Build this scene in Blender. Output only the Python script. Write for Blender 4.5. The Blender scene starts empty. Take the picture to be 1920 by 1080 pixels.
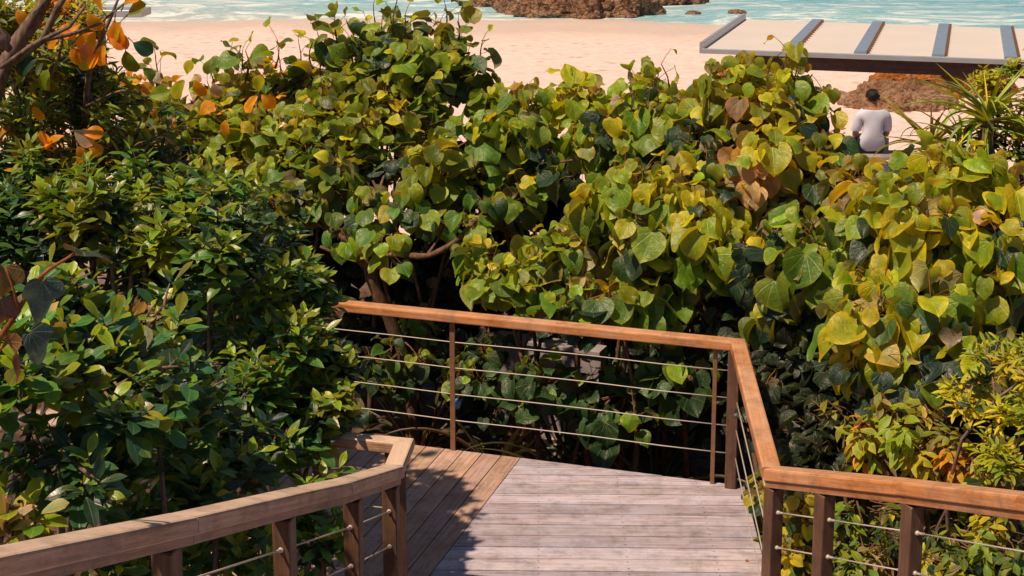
import bpy, math, random
import numpy as np
from mathutils import Vector, Matrix, noise

rng = np.random.default_rng(11)
random.seed(11)
SC = bpy.context.scene
COL = SC.collection
R = math.radians

# ------------------------------------------------------------------ camera
HC, PITCH, FPX, PPX, PPY = 4.0, R(10), 2667.0, 960.0, 220.0
CP, SP = math.cos(PITCH), math.sin(PITCH)
CAMPOS = np.array((0.0, 0.0, HC))

def ray(px, py):
    u, v = (px - PPX) / FPX, (py - PPY) / FPX
    return np.array((u, CP - v * SP, -SP - v * CP))

def at(px, py, Y):
    d = ray(px, py)
    return CAMPOS + d * (Y / d[1])

def on(px, py, z=0.0):
    d = ray(px, py)
    return CAMPOS + d * ((z - HC) / d[2])

def scale_at(Y):
    return Y / FPX            # metres per photo pixel at that distance

cam = bpy.data.cameras.new('camera')
cam.lens, cam.sensor_width = 50, 36
cam.shift_y = -320 / 1920
cam.clip_start, cam.clip_end = 0.05, 6000
camo = bpy.data.objects.new('camera', cam)
camo.location = CAMPOS
camo.rotation_euler = (R(90) - PITCH, 0, 0)
COL.objects.link(camo)
SC.camera = camo

# ------------------------------------------------------------------ light
SUN = np.array((-0.58, -0.44, 1.20)); SUN /= np.linalg.norm(SUN)
elev = math.asin(SUN[2]); azim = math.atan2(SUN[0], SUN[1])
w = bpy.data.worlds.new('World'); SC.world = w; w.use_nodes = True
nt = w.node_tree
sky = nt.nodes.new('ShaderNodeTexSky'); sky.sky_type = 'NISHITA'; sky.sun_disc = False
sky.sun_elevation = elev; sky.sun_rotation = azim
bg = nt.nodes['Background']; bg.inputs[1].default_value = 0.053
nt.links.new(sky.outputs[0], bg.inputs[0])
sun = bpy.data.lights.new('sun', 'SUN'); sun.energy = 5.0; sun.angle = R(1.0); sun.color = (1.0, 0.785, 0.54)
suno = bpy.data.objects.new('sun', sun)
suno.rotation_euler = Vector(-SUN).to_track_quat('-Z', 'Y').to_euler()
suno.location = (-10, -5, 20)
COL.objects.link(suno)
SC.view_settings.view_transform = 'Standard'
SC.view_settings.look = 'None'
SC.view_settings.exposure = 0
SC.render.engine = 'CYCLES'
cy = SC.cycles
cy.max_bounces, cy.diffuse_bounces, cy.glossy_bounces, cy.transmission_bounces = 6, 2, 2, 4
cy.caustics_reflective = cy.caustics_refractive = False
cy.use_denoising = True
cy.sample_clamp_indirect = 4

# ------------------------------------------------------------------ object helpers
def tag(o, label=None, cat=None, group=None, kind=None):
    if label: o['label'] = label
    if cat: o['category'] = cat
    if group: o['group'] = group
    if kind: o['kind'] = kind
    return o

def empty(name, loc, label, cat, group=None):
    o = bpy.data.objects.new(name, None)
    o.empty_display_size = 0.2
    o.location = tuple(float(c) for c in loc)
    COL.objects.link(o)
    return tag(o, label, cat, group)

class MB:
    """collects verts/faces with uv and a tint per vertex"""
    def __init__(s):
        s.v, s.f, s.uv, s.t = [], [], [], []
    def add(s, verts, faces, uvs=None, tint=(1, 1, 1)):
        b = len(s.v)
        for i, p in enumerate(verts):
            s.v.append((float(p[0]), float(p[1]), float(p[2])))
            s.uv.append(tuple(uvs[i]) if uvs is not None else (float(p[0]), float(p[1])))
            s.t.append(tint)
        for f in faces: s.f.append([b + i for i in f])
    def box(s, c, size, rz=0.0, tint=(1, 1, 1), bev=0.0, along=0):
        """box centred at c, bevelled on its vertical edges if bev"""
        sx, sy, sz = [q / 2 for q in size]
        cr, sr = math.cos(rz), math.sin(rz)
        if bev > 0:
            b = bev
            ring = [(-sx + b, -sy), (sx - b, -sy), (sx, -sy + b), (sx, sy - b), (sx - b, sy), (-sx + b, sy), (-sx, sy - b), (-sx, -sy + b)]
        else:
            ring = [(-sx, -sy), (sx, -sy), (sx, sy), (-sx, sy)]
        n = len(ring)
        levels = [(-sz, 1.0), (sz, 1.0)] if bev <= 0 else [(-sz, 0.9), (-sz + bev, 1.0), (sz - bev, 1.0), (sz, 0.9)]
        vs, uv = [], []
        for (z, k) in levels:
            for i, (x, y) in enumerate(ring):
                if bev > 0 and k < 1:
                    x = math.copysign(abs(x) - bev * 0.8, x) if abs(x) > bev else x
                    y = math.copysign(abs(y) - bev * 0.8, y) if abs(y) > bev else y
                vs.append((c[0] + x * cr - y * sr, c[1] + x * sr + y * cr, c[2] + z))
                uv.append(((z, x + y) if along == 2 else ((x, y + z) if along == 0 else (y, x + z))))
        fs = []
        for L in range(len(levels) - 1):
            for i in range(n):
                j = (i + 1) % n
                fs.append([L * n + i, L * n + j, (L + 1) * n + j, (L + 1) * n + i])
        fs.append(list(range(n))[::-1])
        fs.append([(len(levels) - 1) * n + i for i in range(n)])
        s.add(vs, fs, uv, tint)
    def tube(s, pts, radii, sides=6, tint=(1, 1, 1), cap=True):
        pts = [np.asarray(p, float) for p in pts]
        if not hasattr(radii, '__len__'): radii = [radii] * len(pts)
        b = len(s.v); L = 0.0
        up = np.array((0.31, 0.17, 0.93))
        for i, p in enumerate(pts):
            d = pts[min(i + 1, len(pts) - 1)] - pts[max(i - 1, 0)]
            d = d / (np.linalg.norm(d) + 1e-9)
            x = np.cross(d, up); x /= np.linalg.norm(x) + 1e-9
            y = np.cross(d, x)
            if i: L += float(np.linalg.norm(p - pts[i - 1]))
            for k in range(sides):
                a = 2 * math.pi * k / sides
                q = p + (x * math.cos(a) + y * math.sin(a)) * radii[i]
                s.v.append((float(q[0]), float(q[1]), float(q[2])))
                s.uv.append((L, a * radii[0])); s.t.append(tint)
        for i in range(len(pts) - 1):
            for k in range(sides):
                j = (k + 1) % sides
                s.f.append([b + i * sides + k, b + i * sides + j, b + (i + 1) * sides + j, b + (i + 1) * sides + k])
        if cap:
            s.f.append([b + k for k in range(sides)][::-1])
            s.f.append([b + (len(pts) - 1) * sides + k for k in range(sides)])
    def sweep(s, pts, wd, ht, bev=0.012, tint=(1, 1, 1), z0=0.0):
        """rectangular rail, top face at the path, mitred"""
        pts = [np.asarray(p, float) for p in pts]
        hw = wd / 2
        sec = [(-hw + bev, 0), (-hw + bev * .3, -bev * .3), (-hw, -bev), (-hw, -ht + bev * .6), (-hw + bev * .6, -ht),
               (hw - bev * .6, -ht), (hw, -ht + bev * .6), (hw, -bev), (hw - bev * .3, -bev * .3), (hw - bev, 0)]
        per = [0.0]
        for a, c in zip(sec, sec[1:]): per.append(per[-1] + math.hypot(a[0] - c[0], a[1] - c[1]))
        b = len(s.v); n = len(sec); L = 0.0
        for i, p in enumerate(pts):
            d0 = (p - pts[i - 1]) if i else (pts[1] - p)
            d1 = (pts[i + 1] - p) if i < len(pts) - 1 else d0
            a0 = d0[:2] / np.linalg.norm(d0[:2]); a1 = d1[:2] / np.linalg.norm(d1[:2])
            m = a0 + a1; m /= np.linalg.norm(m)
            side = np.array((m[1], -m[0])); k = 1 / max(0.3, float(m @ a0))
            if i: L += float(np.linalg.norm(d0))
            for (q, z), pr in zip(sec, per):
                s.v.append((float(p[0] + side[0] * q * k), float(p[1] + side[1] * q * k), float(p[2] + z + z0)))
                s.uv.append((L, pr)); s.t.append(tint)
        for i in range(len(pts) - 1):
            for k in range(n):
                j = (k + 1) % n
                s.f.append([b + i * n + k, b + (i + 1) * n + k, b + (i + 1) * n + j, b + i * n + j])
        s.f.append([b + k for k in range(n)])
        s.f.append([b + (len(pts) - 1) * n + k for k in range(n)][::-1])
    def build(s, name, mat, parent=None, smooth=False, origin=None):
        me = bpy.data.meshes.new(name)
        og = np.array(parent.location) if parent is not None and origin is None else (np.asarray(origin, float) if origin is not None else np.zeros(3))
        if parent is not None and parent.parent is not None and origin is None:
            og = og + np.array(parent.parent.location)
        v = np.array(s.v) - og
        me.from_pydata(v.tolist(), [], s.f)
        uvl = me.uv_layers.new(name='UVMap')
        li = np.zeros(len(me.loops), dtype=np.int32); me.loops.foreach_get('vertex_index', li)
        uvl.data.foreach_set('uv', np.array(s.uv, dtype=np.float32)[li].ravel())
        ca = me.color_attributes.new('tint', 'FLOAT_COLOR', 'POINT')
        t = np.ones((len(s.v), 4), dtype=np.float32); t[:, :3] = np.array(s.t, dtype=np.float32)
        ca.data.foreach_set('color', t.ravel())
        if smooth: me.polygons.foreach_set('use_smooth', [True] * len(me.polygons))
        me.materials.append(mat)
        me.validate()
        o = bpy.data.objects.new(name, me); COL.objects.link(o)
        if parent is not None: o.parent = parent
        elif origin is not None: o.location = tuple(float(c) for c in origin)
        return o

# ------------------------------------------------------------------ materials
class NT:
    def __init__(s, name):
        s.m = bpy.data.materials.new(name); s.m.use_nodes = True
        s.t = s.m.node_tree; s.n = s.t.nodes; s.l = s.t.links
        s.p = s.n['Principled BSDF']; s.out = s.n['Material Output']
    def node(s, typ, **kw):
        n = s.n.new(typ)
        for k, v in kw.items(): setattr(n, k, v)
        return n
    def put(s, sock, val):
        if isinstance(val, bpy.types.NodeSocket): s.l.new(val, sock)
        else: sock.default_value = val
    def math(s, op, a, b=0.0, c=0.0, clamp=False):
        n = s.node('ShaderNodeMath', operation=op, use_clamp=clamp)
        s.put(n.inputs[0], a); s.put(n.inputs[1], b)
        if op in ('MULTIPLY_ADD', 'SMOOTH_MIN', 'WRAP'): s.put(n.inputs[2], c)
        return n.outputs[0]
    def mix(s, fac, a, b, blend='MIX'):
        n = s.node('ShaderNodeMix', data_type='RGBA', blend_type=blend)
        s.put(n.inputs[0], fac)
        for i, v in ((6, a), (7, b)):
            s.put(n.inputs[i], v if isinstance(v, bpy.types.NodeSocket) else (*v[:3], 1))
        return n.outputs[2]
    def ramp(s, fac, stops, interp='LINEAR'):
        n = s.node('ShaderNodeValToRGB'); cr = n.color_ramp; cr.interpolation = interp
        while len(cr.elements) < len(stops): cr.elements.new(0.5)
        for e, (p, c) in zip(cr.elements, stops):
            e.position = p; e.color = (*c, 1) if hasattr(c, '__len__') else (c, c, c, 1)
        s.put(n.inputs[0], fac); return n.outputs[0]
    def noise(s, vec, scale, detail=4, rough=0.55, dist=0.0):
        n = s.node('ShaderNodeTexNoise'); s.put(n.inputs['Vector'], vec)
        n.inputs['Scale'].default_value = scale; n.inputs['Detail'].default_value = detail
        n.inputs['Roughness'].default_value = rough; n.inputs['Distortion'].default_value = dist
        return n.outputs[0]
    def mapping(s, vec, scale=(1, 1, 1), loc=(0, 0, 0)):
        n = s.node('ShaderNodeMapping'); s.put(n.inputs[0], vec)
        n.inputs['Scale'].default_value = scale; n.inputs['Location'].default_value = loc
        return n.outputs[0]
    def bump(s, h, strength=0.3, dist=0.01):
        n = s.node('ShaderNodeBump'); s.put(n.inputs['Height'], h)
        n.inputs['Strength'].default_value = strength; n.inputs['Distance'].default_value = dist
        s.l.new(n.outputs[0], s.p.inputs['Normal']); return n.outputs[0]
    def obj(s): return s.node('ShaderNodeTexCoord').outputs['Object']
    def uv(s): return s.node('ShaderNodeTexCoord').outputs['UV']
    def geo(s): return s.node('ShaderNodeNewGeometry')
    def attr(s, a='tint'): return s.node('ShaderNodeAttribute', attribute_name=a).outputs['Color']
    def base(s, c, rough=0.6, spec=0.5, metal=0.0):
        s.put(s.p.inputs['Base Color'], c if isinstance(c, bpy.types.NodeSocket) else (*c, 1))
        s.put(s.p.inputs['Roughness'], rough); s.put(s.p.inputs['Metallic'], metal)
        s.put(s.p.inputs['Specular IOR Level'], spec)

def leaf_material(name, veins='palmate', rough=0.42, trans=0.30, spec=0.5, back=(0.42, 0.30, 0.17), backmix=0.5, veinmix=0.55):
    k = NT(name)
    atn = k.node('ShaderNodeAttribute', attribute_name='tint')
    tint, rim = atn.outputs['Color'], atn.outputs['Alpha']; uv = k.uv(); g = k.geo()
    sep = k.node('ShaderNodeSeparateXYZ'); k.l.new(uv, sep.inputs[0])
    x, y = sep.outputs[0], sep.outputs[1]
    if veins == 'palmate':
        ang = k.math('ARCTAN2', x, k.math('ADD', y, 0.03))
        fr = k.math('ABSOLUTE', k.math('SUBTRACT', k.math('FRACT', k.math('MULTIPLY_ADD', ang, 1 / R(27), 0.5)), 0.5))
        rad = k.math('SQRT', k.math('ADD', k.math('MULTIPLY', x, x), k.math('MULTIPLY', y, y)))
        wd = k.math('MULTIPLY', fr, rad)                     # distance to nearest main vein
        v1 = k.math('SUBTRACT', 1.0, k.math('DIVIDE', wd, 0.035), clamp=True)
        fine = k.math('SINE', k.math('MULTIPLY', rad, 62.0))
        v2 = k.math('MULTIPLY', k.math('SUBTRACT', fine, 0.75, clamp=True), 0.9)
        vein = k.math('MAXIMUM', v1, v2)
    else:
        ax = k.math('ABSOLUTE', x)
        v1 = k.math('SUBTRACT', 1.0, k.math('DIVIDE', ax, 0.022), clamp=True)
        sl = k.math('SINE', k.math('MULTIPLY', k.math('SUBTRACT', y, k.math('MULTIPLY', ax, 0.8)), 56.0))
        v2 = k.math('MULTIPLY', k.math('SUBTRACT', sl, 0.8, clamp=True), 0.8)
        vein = k.math('MAXIMUM', v1, v2)
    pos = g.outputs['Position']
    blot = k.noise(pos, 22, 3)
    spots = k.ramp(k.noise(pos, 95, 2, 0.6), [(0.66, 0.0), (0.74, 1.0)])
    c = k.mix(k.ramp(blot, [(0.3, 0.0), (0.75, 1.0)]), k.mix(1.0, tint, (0.72, 0.78, 0.85), 'MULTIPLY'), k.mix(1.0, tint, (1.25, 1.15, 1.0), 'MULTIPLY'))
    if veins != 'none':                                  # greener middle; yellower rim puts the warmth of sunlit edges into the colour
        rimn = k.math('ADD', rim, k.math('MULTIPLY', k.math('SUBTRACT', blot, 0.5), 0.9), clamp=True)
        c = k.mix(1.0, c, k.mix(rimn, (0.62, 0.80, 0.95), (1.28, 1.10, 0.95)), 'MULTIPLY')
        brown = k.math('MULTIPLY', k.math('GREATER_THAN', k.math('ADD', rim, k.math('MULTIPLY', k.noise(pos, 14, 4), 1.1)), 1.62), 0.6)
        c = k.mix(brown, c, (0.20, 0.09, 0.03))
    c = k.mix(k.math('MULTIPLY', vein, veinmix), c, k.mix(0.45, k.mix(1.0, tint, (2.2, 1.9, 1.5), 'MULTIPLY'), (0.40, 0.34, 0.12)))
    c = k.mix(k.math('MULTIPLY', spots, 0.35 if veins == 'palmate' else .1), c, (0.14, 0.07, 0.02))
    bk = k.mix(backmix, c, back)
    bk = k.mix(k.math('MULTIPLY', vein, 0.4), bk, (0.5, 0.36, 0.2))
    c = k.mix(g.outputs['Backfacing'], c, bk)
    k.base(c, k.ramp(blot, [(0.2, rough - 0.06), (0.8, rough + 0.14)]), spec)
    k.bump(k.math('ADD', k.math('MULTIPLY', vein, -0.5), k.math('MULTIPLY', k.noise(pos, 34, 3), 1.6 if veins == 'palmate' else .5)), 0.6 if veins == 'palmate' else .3, 0.007)
    tr = k.node('ShaderNodeBsdfTranslucent')
    k.put(tr.inputs[0], k.mix(1.0, k.mix(1.0, tint, (2.4, 1.8, 0.5), 'MULTIPLY'), k.mix(k.math('MULTIPLY', vein, 0.45), (1, 1, 1), (0.4, 0.35, 0.2)), 'MULTIPLY'))
    ms = k.node('ShaderNodeMixShader'); ms.inputs[0].default_value = trans
    k.l.new(k.p.outputs[0], ms.inputs[1]); k.l.new(tr.outputs[0], ms.inputs[2])
    k.l.new(ms.outputs[0], k.out.inputs[0])
    return k.m

def wood_material(name, dark, mid, light, rough=0.55, scale=1.0, grey=None, stain=0.5, sunlit_top=0.0):
    k = NT(name)
    uv = k.uv(); g = k.geo(); tint = k.attr()
    grain = k.noise(k.mapping(uv, (3.0 * scale, 70 * scale, 1)), 1.0, 6, 0.62, 0.6)
    fine = k.noise(k.mapping(uv, (14 * scale, 420 * scale, 1)), 1.0, 3, 0.6)
    mixn = k.math('ADD', k.math('MULTIPLY', grain, 0.72), k.math('MULTIPLY', fine, 0.28))
    c = k.ramp(mixn, [(0.30, dark), (0.5, mid), (0.70, light)])
    blot = k.noise(k.mapping(uv, (1.3, 7.0, 1)), 1.6, 6, 0.62, 0.8) if scale < 1 else k.noise(g.outputs['Position'], 3.2, 5, 0.6)
    if grey is not None:
        c = k.mix(k.ramp(blot, [(0.40, 0.0), (0.62, stain)]), c, k.mix(mixn, [q * .75 for q in grey], grey))
    c = k.mix(1.0, c, tint, 'MULTIPLY')
    if sunlit_top:                                           # upward faces painted paler, standing in for sun on the rail top
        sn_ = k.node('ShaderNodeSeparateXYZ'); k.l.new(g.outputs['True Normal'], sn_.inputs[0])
        c = k.mix(k.math('MULTIPLY', k.ramp(sn_.outputs[2], [(0.5, 0.0), (0.9, 1.0)]), sunlit_top), c, (.94, .75, .60))
    dirt = k.ramp(k.noise(g.outputs['Position'], 6.0, 6, 0.75), [(0.46, 1.0), (0.74, 0.48)])
    c = k.mix(1.0, c, dirt, 'MULTIPLY')
    k.base(c, k.ramp(blot, [(0.3, rough - .1), (0.7, rough + .15)]), 0.4)
    k.bump(mixn, 0.35, 0.004)
    return k.m

def bark_material(name, a, b):
    k = NT(name); p = k.obj()
    n = k.noise(k.mapping(p, (1, 1, 0.35)), 38, 6, 0.65)
    k.base(k.mix(1.0, k.ramp(n, [(0.3, a), (0.7, b)]), k.attr(), 'MULTIPLY'), 0.85, 0.2)
    k.bump(n, 0.6, 0.008); return k.m

def plain(name, c, rough=0.5, spec=0.5, metal=0.0, var=0.25, scale=8.0, bump=0.1):
    k = NT(name); n = k.noise(k.obj(), scale, 5, 0.6)
    k.base(k.ramp(n, [(0.25, [q * (1 - var) for q in c]), (0.75, [min(1, q * (1 + var)) for q in c])]), rough, spec, metal)
    k.bump(n, bump, 0.005); return k.m

M = {}
M['hib'] = leaf_material('broad leaf', 'palmate', 0.40, 0.34, 0.6, (.58, .40, .26), .5)
M['ficus'] = leaf_material('glossy leaf', 'pinnate', 0.34, 0.26, 0.6, (0.26, 0.26, 0.08), 0.4)
M['soft'] = leaf_material('soft leaf', 'pinnate', 0.48, 0.30)
M['figleaf'] = leaf_material('lobed leaf', 'palmate', 0.42, 0.22, 0.6, (0.30, 0.13, 0.03), 0.6, 1.0)
M['almond'] = leaf_material('orange leaf', 'pinnate', 0.45, 0.45, 0.4, (.80, .34, .03), .4)
M['blade'] = leaf_material('blade leaf', 'none', 0.4, 0.25, 0.5, (0.3, 0.26, 0.1), 0.3)
M['bark'] = bark_material('brown bark', (0.06, 0.035, 0.022), (0.24, 0.13, 0.08))
M['bark_grey'] = bark_material('grey bark', (0.05, 0.035, 0.03), (0.30, 0.20, 0.16))
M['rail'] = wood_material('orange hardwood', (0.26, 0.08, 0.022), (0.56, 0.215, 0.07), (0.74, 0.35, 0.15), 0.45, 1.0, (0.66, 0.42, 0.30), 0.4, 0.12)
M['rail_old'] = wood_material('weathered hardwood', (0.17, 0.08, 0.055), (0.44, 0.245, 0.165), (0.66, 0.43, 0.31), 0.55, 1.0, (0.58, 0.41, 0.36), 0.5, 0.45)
M['post'] = wood_material('dark post wood', (0.07, 0.032, 0.022), (0.135, 0.068, 0.042), (0.21, 0.115, 0.075), 0.6)
M['deck'] = wood_material('deck boards', (0.18, 0.125, 0.13), (0.52, 0.43, 0.475), (0.76, 0.69, 0.77), 0.62, 0.8, (0.64, 0.62, 0.77), 0.7)
M['deck_brown'] = wood_material('brown deck boards', (0.26, 0.15, 0.10), (0.54, 0.345, 0.255), (0.70, 0.50, 0.41), 0.6, 0.8, (0.66, 0.51, 0.49), 0.6)
M['joist'] = plain('joist timber', (0.10, 0.06, 0.04), 0.8)
M['steel'] = plain('steel cable', (0.52, 0.46, 0.42), 0.55, 0.4, 0.25, 0.1)
M['rust'] = plain('rust brown steel', (0.24, 0.12, 0.07), 0.55, 0.4, 0.2, 0.3, 40)

# ------------------------------------------------------------------ leaf templates
def leaf_template(profile, rows=8, cols=6, notch=0.0, fold=0.2, droop=0.8, wave=0.03, twist=0.0, seed=0, wl=1.0):
    r = np.random.default_rng(seed)
    vs = np.linspace(0, 1, rows + 1); ss = np.linspace(-1, 1, cols + 1)
    px, pw = np.array(profile).T
    V, U, E_ = [], [], []
    ph = r.uniform(0, 6.28, 4)
    for v in vs:
        wv = np.interp(v, px, pw) * wl
        for s in ss:
            x = s * wv
            y = v - notch * s * s * (1 - v) ** 2.5
            z = fold * abs(x) * (1 - 0.4 * v) - 0.25 * x * x
            z += wave * (abs(s) ** 2) * math.sin(v * 9 + ph[0] + (2.0 if s > 0 else 0)) + wave * 0.6 * math.sin(v * 5 + ph[1]) * s
            U.append((x, y)); E_.append(max(abs(s) ** 2.2, max(0, (v - .55) / .45) ** 1.6))
            a = droop * max(y, -0.1)
            if abs(droop) > 1e-3:
                yy = math.sin(a) / droop - math.sin(a) * z * 0
                zz = -(1 - math.cos(a)) / droop + math.cos(a) * z
                yy += math.sin(a) * z
            else: yy, zz = y, z
            t = twist * y
            V.append((x * math.cos(t) - zz * math.sin(t) * 0.5, yy, zz + x * math.sin(t)))
    F = []
    n = cols + 1
    for i in range(rows):
        for j in range(cols):
            F.append((i * n + j, i * n + j + 1, (i + 1) * n + j + 1, (i + 1) * n + j))
    return np.array(V), np.array(F), np.concatenate([np.array(U), np.array(E_)[:, None]], 1)

HIB = [(0, .20), (.07, .36), (.18, .48), (.32, .53), (.48, .51), (.63, .42), (.76, .29), (.87, .15), (.94, .06), (1, .004)]
OBO = [(0, .02), (.08, .05), (.25, .14), (.45, .22), (.62, .25), (.78, .225), (.9, .14), (1, .01)]
ELL = [(0, .01), (.1, .07), (.3, .17), (.5, .205), (.7, .17), (.87, .08), (1, .004)]
LAN = [(0, .012), (.15, .06), (.4, .105), (.6, .115), (.8, .09), (.93, .05), (1, .006)]
BIG = [(0, .03), (.1, .12), (.3, .27), (.5, .36), (.68, .38), (.84, .30), (.94, .17), (1, .02)]
BLADE = [(0, .022), (.15, .024), (.5, .02), (.8, .012), (1, .001)]
T = {
 'hib': [leaf_template(HIB, 9, 6, 0.13, f, d, wv, t, i) for i, (f, d, wv, t) in enumerate(
        [(.45, .6, .055, .15), (.25, 1.0, .06, -.35), (.9, .5, .05, 0), (-.25, 1.3, .07, .4), (.6, 1.6, .055, -.25), (.15, .3, .075, .35), (1.1, .9, .055, .3), (.4, -.2, .06, .1)])],
 'obo': [leaf_template(OBO, 6, 4, 0, f, d, .012, t, i) for i, (f, d, t) in enumerate([(.3, .3, 0), (.2, .8, .2), (.5, -.3, 0), (.3, .6, -.3)])],
 'ell': [leaf_template(ELL, 6, 4, 0, f, d, .015, t, i) for i, (f, d, t) in enumerate([(.35, .4, 0), (.25, .9, .2), (.55, -.25, 0), (.3, .7, -.3)])],
 'lan': [leaf_template(LAN, 6, 2, 0, f, d, .01, t, i) for i, (f, d, t) in enumerate([(.4, .5, 0), (.3, 1.0, .2), (.5, -.3, 0), (.3, .8, -.3)])],
 'big': [leaf_template(BIG, 7, 6, 0, f, d, .035, t, i) for i, (f, d, t) in enumerate([(.25, .5, 0), (.15, .9, .2), (.5, .2, -.2)])],
 'fig': [leaf_template(HIB, 10, 10, 0.22, f, d, .075, t, i) for i, (f, d, t) in enumerate([(.25, .9, .1), (.5, 1.3, -.2), (-.1, .6, .2)])],
 'blade': [leaf_template(BLADE, 12, 2, 0, 1.2, d, .0, t, i, 1.0) for i, (d, t) in enumerate([(.5, 0), (1.0, .4), (1.7, -.3), (2.4, .2), (.15, 0)])],
}

def lobed(tp):
    V_, F_, U_ = tp
    out = V_.copy(); ang = np.arctan2(U_[:, 0], U_[:, 1] + .05); rr = np.hypot(U_[:, 0], U_[:, 1])
    k_ = 1 + .20 * np.cos(ang * 5.2) * np.clip(rr * 2.2 - .5, 0, 1)
    out[:, 0] *= k_; out[:, 1] *= k_
    U2 = U_.copy(); U2[:, :2] *= k_[:, None]
    return out, F_, U2
T['fig'] = [lobed(q) for q in T['fig']]

def unit(a):
    a = np.asarray(a, float)
    return a / (np.linalg.norm(a, axis=-1, keepdims=True) + 1e-9)

class Foliage:
    def __init__(s, kind): s.kind = kind; s.P, s.D, s.N, s.S, s.T, s.W = [], [], [], [], [], []
    def add(s, p, d, n, size, tint, wid=1.0):
        s.P.append(p); s.D.append(d); s.N.append(n); s.S.append(size); s.T.append(tint); s.W.append(wid)
    def build(s, name, mat, parent):
        P, D, N = np.array(s.P), unit(s.D), np.array(s.N, float)
        S, W = np.array(s.S)[:, None, None], np.array(s.W)[:, None, None]
        N = unit(N - (N * D).sum(1, keepdims=True) * D)
        X = np.cross(D, N)
        tm = T[s.kind]; var = rng.integers(0, len(tm), len(P))
        VV, FF, UU, TT = [], [], [], []; off = 0
        tint = np.array(s.T)
        for k, (tv, tf, tu) in enumerate(tm):
            idx = np.where(var == k)[0]
            if not len(idx): continue
            m = len(tv)
            q = P[idx][:, None, :] + S[idx] * (W[idx] * tv[None, :, 0:1] * X[idx][:, None, :] + tv[None, :, 1:2] * D[idx][:, None, :] + tv[None, :, 2:3] * N[idx][:, None, :])
            VV.append(q.reshape(-1, 3))
            FF.append((tf[None] + (off + np.arange(len(idx)) * m)[:, None, None]).reshape(-1, 4))
            UU.append(np.tile(tu, (len(idx), 1))); TT.append(np.repeat(tint[idx], m, axis=0))
            off += m * len(idx)
        V = np.concatenate(VV) - np.array(parent.location); Fc = np.concatenate(FF).astype(np.int32)
        U = np.concatenate(UU); TI = np.concatenate(TT)
        me = bpy.data.meshes.new(name)
        me.vertices.add(len(V)); me.vertices.foreach_set('co', V.astype(np.float32).ravel())
        me.loops.add(Fc.size); me.loops.foreach_set('vertex_index', Fc.ravel())
        me.polygons.add(len(Fc)); me.polygons.foreach_set('loop_start', np.arange(0, Fc.size, 4, dtype=np.int32))
        me.polygons.foreach_set('use_smooth', np.ones(len(Fc), dtype=bool))
        uvl = me.uv_layers.new(name='UVMap'); uvl.data.foreach_set('uv', np.ascontiguousarray(U[Fc.ravel()][:, :2]).astype(np.float32).ravel())
        ca = me.color_attributes.new('tint', 'FLOAT_COLOR', 'POINT')
        ca.data.foreach_set('color', np.concatenate([TI, U[:, 2:3]], 1).astype(np.float32).ravel())
        me.update(calc_edges=True)
        me.materials.append(mat)
        o = bpy.data.objects.new(name, me); COL.objects.link(o); o.parent = parent
        return o

UP = np.array((0, 0, 1.0))
def rnd_dir(zmin=-0.5):
    while True:
        d = rng.normal(size=3); d /= np.linalg.norm(d)
        if d[2] > zmin: return d

# palettes (linear base colours)
YEL, YGR, GRN, DRK, TEA = (.50, .46, .008), (.27, .36, .010), (.12, .24, .022), (.036, .095, .028), (.022, .080, .050)
PNK, ORG, OLV, BRN = (.60, .40, .26), (.85, .33, .008), (.20, .21, .012), (.20, .09, .03)
P_LOW = [((.020, .058, .024), 4), ((.050, .11, .018), 2), ((.014, .05, .04), 2)]  # leaves low on a crown: shade put into their colour
def pick(pal):
    cols, ws = zip(*pal); ws = np.array(ws, float); ws /= ws.sum()
    c = np.array(cols[rng.choice(len(cols), p=ws)])
    return np.clip(c * rng.uniform(0.75, 1.25) * (1 + rng.normal(0, .07, 3)), 0.004, 0.9)

def curve_pts(a, b, sag=0.1, n=5, wob=0.05):
    a, b = np.asarray(a, float), np.asarray(b, float)
    L = np.linalg.norm(b - a); off = rng.normal(0, wob * L, 3)
    return [a + (b - a) * t + off * math.sin(math.pi * t) + UP * sag * L * math.sin(math.pi * t) * (1 if sag else 0) for t in np.linspace(0, 1, n)]

def lobes_px(lobes):
    """(px, py, Y, half width px, half height px, depth radius m) -> world centre and radii"""
    out = []
    for (px, py, Y, rx, ry, rd) in lobes:
        k = scale_at(Y) * 1.03
        out.append((at(px, py, Y), np.array((rx * k, rd, ry * k))))
    return out

def ground_z(x, y):
    b = 0.5 * (1 + math.tanh((y - 21.5) / 2.2))
    near = -0.75 + 0.6 * math.exp(-((x - 4.8) / 3.0) ** 2 - ((y - 18.6) / 2.6) ** 2)
    beach = -1.2 - 0.010 * max(0, y - 24)
    y0 = 50.5 - 0.45 * min(12, max(0, x - 3))
    if y > y0: beach -= 0.06 * (y - y0)
    z = near * (1 - b) + beach * b
    s = 0.03 * noise.noise((x * .6, y * .6, 0)) + 0.09 * noise.noise((x * .13, y * .16, 3.3))
    z += s * (1.0 if y < 60 else 0.2)
    if x > 1.8 and y < 8.5: z += 0.0
    return z

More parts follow.
